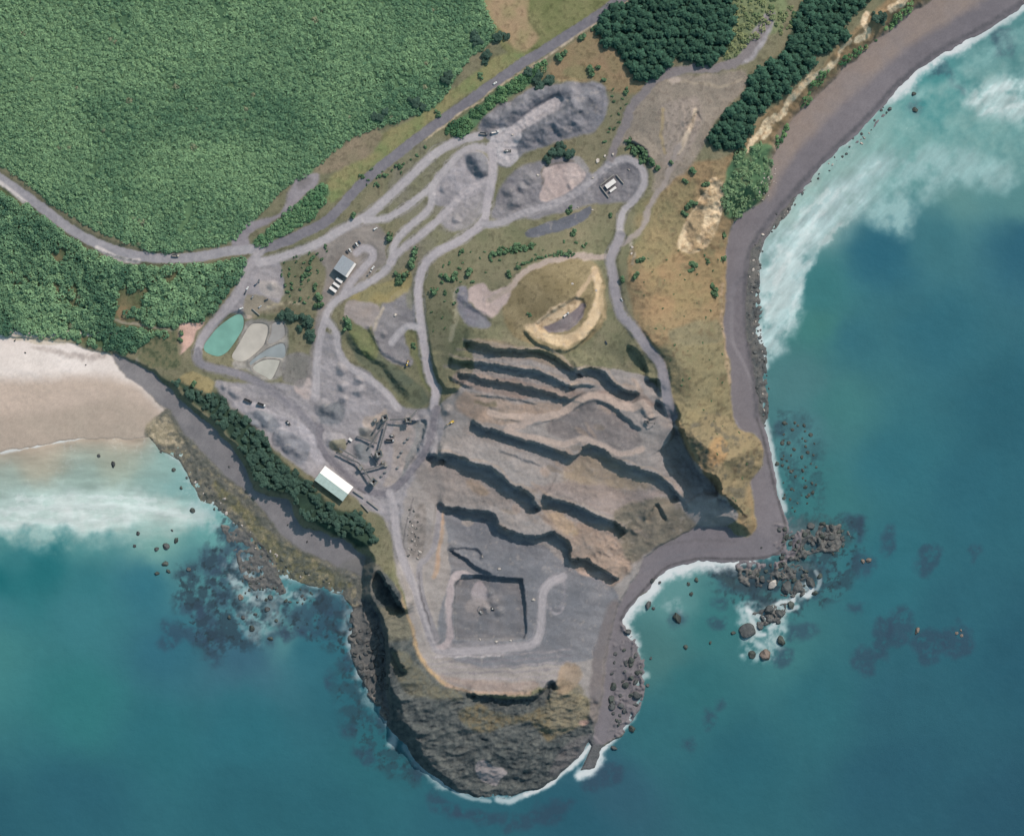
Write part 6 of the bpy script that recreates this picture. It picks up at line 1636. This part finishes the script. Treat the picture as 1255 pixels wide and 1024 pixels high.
def gable(name, label, cat, px, py, rz, L, W, eave, ridge_h, roof_a, roof_b, wallm, off=0.0, doors=()):
    """long axis along local x; the roof falls to +y (a) and -y (b); ridge may sit off centre"""
    t = thing(name, label, cat, at(px, py, 0), rz)
    w = MB().box((0, 0, eave / 2 - 1.0), (L, W, eave + 2.0))
    for s in (-1, 1):
        x = s * (L / 2 - .05)
        w.add([(x - .05, -W / 2, eave), (x - .05, W / 2, eave), (x - .05, off, ridge_h - .1), (x + .05, -W / 2, eave), (x + .05, W / 2, eave), (x + .05, off, ridge_h - .1)], [(0, 1, 2), (5, 4, 3), (0, 2, 5, 3), (1, 4, 5, 2)])
    wall = w.build("wall", wallm, t)
    for nm, s, m in (("roof_slope", 1, roof_a), ("roof_slope", -1, roof_b)):
        b = MB()
        ey = s * (W / 2 + .4)
        k = (ridge_h - eave) / max(abs(s * W / 2 - off), .1)
        ez = eave - .4 * k + .05
        x0, x1 = -L / 2 - .4, L / 2 + .4
        b.add([(x0, off, ridge_h), (x1, off, ridge_h), (x1, ey, ez), (x0, ey, ez), (x0, off, ridge_h + .18), (x1, off, ridge_h + .18), (x1, ey, ez + .18), (x0, ey, ez + .18)],
              [(0, 1, 2, 3), (4, 5, 6, 7), (0, 1, 5, 4), (2, 3, 7, 6), (1, 2, 6, 5), (3, 0, 4, 7)])
        n = int(L / 1.6)
        for q in range(1, n):                       # sheet ribs
            xx = x0 + (x1 - x0) * q / n
            b.beam((xx, off + (ey - off) * .02, ridge_h + .2 - (ridge_h - ez) * .02), (xx, ey, ez + .2), .12, .1)
        b.build(nm, m, t)
    MB().beam((-L / 2 - .4, off, ridge_h + .25), (L / 2 + .4, off, ridge_h + .25), .5, .16).build("ridge_cap", m, t)
    for side, u, dw, dh in doors:
        if side in ("x+", "x-"):
            x = (L / 2 + .03) * (1 if side == "x+" else -1)
            d = MB().box((x, u, dh / 2), (.08, dw, dh)).build("door", M_DOOR, t)
            MB().box((x * 1.004, u + dw * .35, dh * .45), (.1, .1, .3)).build("handle", M_DARKST, d)
        else:
            y = (W / 2 + .03) * (1 if side == "y+" else -1)
            d = MB().box((u, y, dh / 2), (dw, .08, dh)).build("door", M_DOOR, t)
            MB().box((u + dw * .35, y * 1.006, dh * .45), (.1, .1, .3)).build("handle", M_DARKST, d)
    return t


# the big two-tone shed at the edge of the yard, and the workshop
gable("storage_shed", "large gabled storage shed with white and mint green roof slopes beside the dark evergreens", "shed", 409.5, 592.2, rot_of(399, 570, 433.6, 596), 42.5, 21.0, 6.5, 9.6, M_WHITE, M_MINT, M_WALL, 0.0, (("x+", 0, 6, 5), ("y+", -10, 5, 5), ("y+", 8, 5, 5)))
ws = gable("workshop", "grey roofed workshop with a white lean-to, parked cars beside it", "workshop", 422.0, 325.8, rot_of(409, 327.5, 420, 311.2), 19.5, 16.5, 8.5, 9.6, M_GREYROOF, M_GREYROOF, M_WALL, 0.0, (("x-", 3, 4, 4.5), ("x-", -3, 4, 4.5)))
o = MB()
o.add([(-10, -8.3, 7.6), (10, -8.3, 7.6), (10, -11.4, 6.6), (-10, -11.4, 6.6), (-10, -8.3, 7.8), (10, -8.3, 7.8), (10, -11.4, 6.8), (-10, -11.4, 6.8)], [(0, 1, 2, 3), (4, 5, 6, 7), (0, 1, 5, 4), (2, 3, 7, 6), (1, 2, 6, 5), (3, 0, 4, 7)])
lt = o.build("lean_to", M_WHITE, ws)
p_ = MB()
for k in range(5):
    p_.beam((-9.6 + 4.8 * k, -11.1, -1), (-9.6 + 4.8 * k, -11.1, 6.6), .22, .22)
p_.build("post", M_STEEL, lt)


def cabin(name, label, cat, px, py, rz, L, W, h, mat, group=None):
    t = thing(name, label, cat, at(px, py, 0), rz, group)
    MB().box((0, 0, h / 2 - .4), (L, W, h + .8)).build("wall", M_WALL if mat is not M_CONC else M_CONC, t)
    r = MB().box((0, 0, h + .1), (L + .3, W + .3, .2))
    for q in range(1, int(L / 1.2)):
        r.box((-L / 2 + q * 1.2, 0, h + .24), (.12, W + .2, .08))
    r.build("roof", mat, t)
    d = MB().box((L * .25, -W / 2 - .04, 1.1), (1.0, .08, 2.1)).build("door", M_DOOR, t)
    MB().box((L * .25 + .35, -W / 2 - .1, 1.05), (.1, .08, .2)).build("handle", M_DARKST, d)
    for x in (-L * .3, -L * .02):
        w = MB().box((x, -W / 2 - .03, 1.6), (1.2, .06, .9)).build("window", M_GLASS, t)
        MB().box((x, -W / 2 - .06, 1.1), (1.4, .14, .08)).build("sill", M_WHITE, w)
    return t


hr = R(-36)
cabin("site_cabin", "white site cabin nearest the workshop's shaded end", "cabin", 416.0, 343.6, hr, 8.4, 3.2, 2.8, M_WHITE)
cabin("site_cabin", "white site cabin in the middle of the three below the workshop", "cabin", 412.4, 349.2, hr, 8.8, 3.0, 2.8, M_WHITE)
cabin("site_cabin", "white site cabin furthest from the workshop, with a dark yard behind it", "cabin", 408.4, 354.8, hr, 9.4, 3.4, 4.2, M_WHITE)
cabin("weigh_office", "long white office roof inside the dark kerbed yard by the ring road", "office", 747.8, 226.2, R(37), 13.5, 5.4, 4.2, M_WHITE)
cabin("lean_shed", "small white shed close behind the long white office", "shed", 750.8, 233.0, R(37), 9.0, 2.6, 2.6, M_WHITE)
cabin("control_cabin", "small white control cabin in the crushing yard beside the olive heap", "cabin", 429.6, 538.6, R(-40), 4.4, 2.6, 2.6, M_WHITE)
cabin("switch_room", "small concrete switch room standing at the end of the feed conveyor", "hut", 472.5, 570.0, R(10), 4.6, 3.2, 3.2, M_CONC)


def conveyor(label, x0, y0, z0, x1, y1, z1, w=1.6):
    g0, g1 = hz1(x0, y0), hz1(x1, y1)
    b = Vector(at(x0, y0, 0))
    t = thing("conveyor", label, "conveyor", tuple(b))
    A = Vector((0, 0, z0))
    B = Vector((x1 - x0, -(y1 - y0), g1 - g0 + z1))
    MB().beam(A, B, w, .25).build("belt", M_BELT, t)
    d = (B - A).normalized()
    s = d.cross(Vector((0, 0, 1))).normalized()
    f = MB()
    for k in (-1, 1):
        f.beam(A + s * k * (w / 2 + .2) - Vector((0, 0, .3)), B + s * k * (w / 2 + .2) - Vector((0, 0, .3)), .22, .8)
    f.build("frame", M_STEEL, t)
    L = (B - A).length
    n = max(2, int(L / 8))
    for k in range(n):
        u = (k + .7) / n
        p = A + (B - A) * min(u, .97)
        gz = hz1(x0 + p.x, y0 - p.y) - g0
        MB().beam(p + s * (w / 2) - Vector((0, 0, .3)), (p.x + s.x * 1.6, p.y + s.y * 1.6, gz - .5), .25, .25).beam(p - s * (w / 2) - Vector((0, 0, .3)), (p.x - s.x * 1.6, p.y - s.y * 1.6, gz - .5), .25, .25).build("leg", M_STEEL, t)
    for q in (A, B):
        MB().cyl(q - s * w * .55, q + s * w * .55, .38).build("drum", M_DARKST, t)
    return t


for a in (("short steep conveyor down from the top crusher to the olive gravel heap", 468, 513.6, 9, 457.8, 529.5, 5), ("long dark conveyor from the top crusher down to the middle screen tower", 474.4, 518, 9, 464.4, 553, 8),
          ("level conveyor between the top crusher and the feed hopper", 478.5, 514.2, 7, 498, 513.6, 6), ("short bent conveyor rising from the feed hopper towards the grassy slope", 500.5, 513.4, 6, 510.5, 503, 3.5), ("long conveyor running from the olive heap along the west side of the plant", 413, 555, 5, 438.7, 566.5, 6),
          ("conveyor dropping to the southern crusher tower of the plant", 439.5, 567, 6, 456, 589.5, 8), ("conveyor running level eastwards from the western transfer point", 446, 576, 6, 471.5, 569.7, 5), ("pale conveyor between the gravel heap and the middle of the plant", 437.4, 534.6, 3, 461.6, 543, 6),
          ("thin conveyor beside the long dark one, ending above the middle heap", 470, 520, 7, 452, 548, 5), ("short conveyor crossing below the middle screen tower", 455, 556, 4, 463, 568, 4), ("conveyor parallel to the west side, ending at the gravel heap", 416, 549, 3, 437, 561, 5)):
    conveyor(*a)


def tower(name, label, cat, px, py, rz, s, h, hop=True):
    t = thing(name, label, cat, at(px, py, 0), rz)
    for x in (-1, 1):
        for y in (-1, 1):
            MB().beam((x * s * .45, y * s * .45, -1), (x * s * .45, y * s * .45, h), .35, .35).build("leg", M_STEEL, t)
    MB().box((0, 0, h * .55), (s * .8, s * .75, h * .4)).build("housing", M_DARKST, t, .1)
    d = MB().box((0, 0, h), (s * 1.25, s * 1.2, .2))
    dk = d.build("deck", M_STEEL, t)
    r = MB()
    for k in (-1, 1):
        r.beam((-s * .62, k * s * .6, h + 1.0), (s * .62, k * s * .6, h + 1.0), .08, .08).beam((k * s * .62, -s * .6, h + 1.0), (k * s * .62, s * .6, h + 1.0), .08, .08)
        for q in (-1, 0, 1):
            r.beam((q * s * .62, k * s * .6, h), (q * s * .62, k * s * .6, h + 1), .07, .07)
    r.build("handrail", M_YEL, dk)
    if hop:
        MB().add([(-s * .2, -s * .2, h + .1), (s * .2, -s * .2, h + .1), (s * .2, s * .2, h + .1), (-s * .2, s * .2, h + .1), (-s * .5, -s * .5, h + 2), (s * .5, -s * .5, h + 2), (s * .5, s * .5, h + 2), (-s * .5, s * .5, h + 2)],
                 [(0, 1, 5, 4), (1, 2, 6, 5), (2, 3, 7, 6), (3, 0, 4, 7), (0, 3, 2, 1)]).build("hopper", M_STEEL, t)
    MB().cyl((s * .3, -s * .3, h), (s * .3, -s * .3, h + 1.6), s * .16).build("motor", M_DARKST, t)
    return t


tower("crusher_tower", "dark crusher tower at the top of the plant where three conveyors meet", "crusher", 471.8, 511.7, R(20), 6.5, 11)
tower("screen_tower", "dark screening tower in the middle of the crushing plant", "screen", 464.8, 556, R(15), 7.0, 12)
tower("crusher_tower", "southernmost dark crusher tower inside the bend of the paved loop", "crusher", 458, 590, R(-40), 7.0, 10)
tower("transfer_tower", "small transfer tower on the west side of the plant where two conveyors join", "tower", 442.5, 573, R(30), 4.2, 8, False)
tower("feed_hopper", "feed hopper on the rock ledge at the eastern end of the plant", "hopper", 500.5, 514.4, R(5), 5.6, 7)
tower("transfer_tower", "small transfer tower between the white cabin and the pale conveyor", "tower", 460.5, 514.5, R(10), 3.4, 6, False)
tower("transfer_tower", "small tower at the end of the level conveyor near the concrete switch room", "tower", 470, 566, R(10), 3.2, 5, False)
for x, y, lab in ((496.7, 540.5, "tall dark steel bin upper on the strip east of the plant"), (500.5, 536.6, "dark steel bin nearest the feed ledge"), (489.6, 557.8, "dark steel bin in the middle of the strip east of the plant"), (492.6, 553.0, "dark steel bin just above the middle one on the strip"),
                  (487.6, 572.5, "dark steel bin lowest on the strip east of the plant"), (472.6, 577.6, "dark steel bin right of the southern crusher, upper"), (468, 582.4, "dark steel bin right of the southern crusher, lower")):
    t = thing("steel_bin", lab, "bin", at(x, y, 0), R(25))
    MB().hexa([(-.8, -.6, -.3), (.8, -.6, -.3), (.8, .6, -.3), (-.8, .6, -.3)], [(-1.5, -1.1, 2.6), (1.5, -1.1, 2.6), (1.5, 1.1, 2.6), (-1.5, 1.1, 2.6)]).build("hopper", M_DARKST, t, .05)
    MB().box((0, 0, 2.7), (3.2, 2.4, .18)).build("rim", M_STEEL, t)
# concrete walls in the bare yard below the shed
for (x0, y0, x1, y1, lab) in ((433, 601, 446, 610, "low concrete wall at the upper edge of the pinkish yard below the big shed"), (450, 613, 464, 624, "low concrete wall across the middle of the pinkish yard below the big shed"), (443, 617, 452, 627, "short concrete wall standing across the pinkish yard below the big shed"),
                              (735.5, 229, 746, 243, "dark kerb wall on the left side of the white office yard"), (755, 215, 764, 226, "dark kerb wall between the white office yard and the ring road"), (735.5, 228, 752, 215, "dark kerb wall behind the white office"), (309, 378, 318, 386, "dark timber wall between the car park and the pale pond end")):
    a, b = Vector(at(x0, y0, 0)), Vector(at(x1, y1, 0))
    t = thing("low_wall", lab, "wall", tuple(a))
    MB().beam((0, 0, .5), b - a + Vector((0, 0, .5)), .9, 2.6).build("wall", M_DARKST if "dark" in lab else M_CONC, t)
    MB().beam((0, 0, 1.9), b - a + Vector((0, 0, 1.9)), 1.1, .18).build("coping", M_CONC, t)
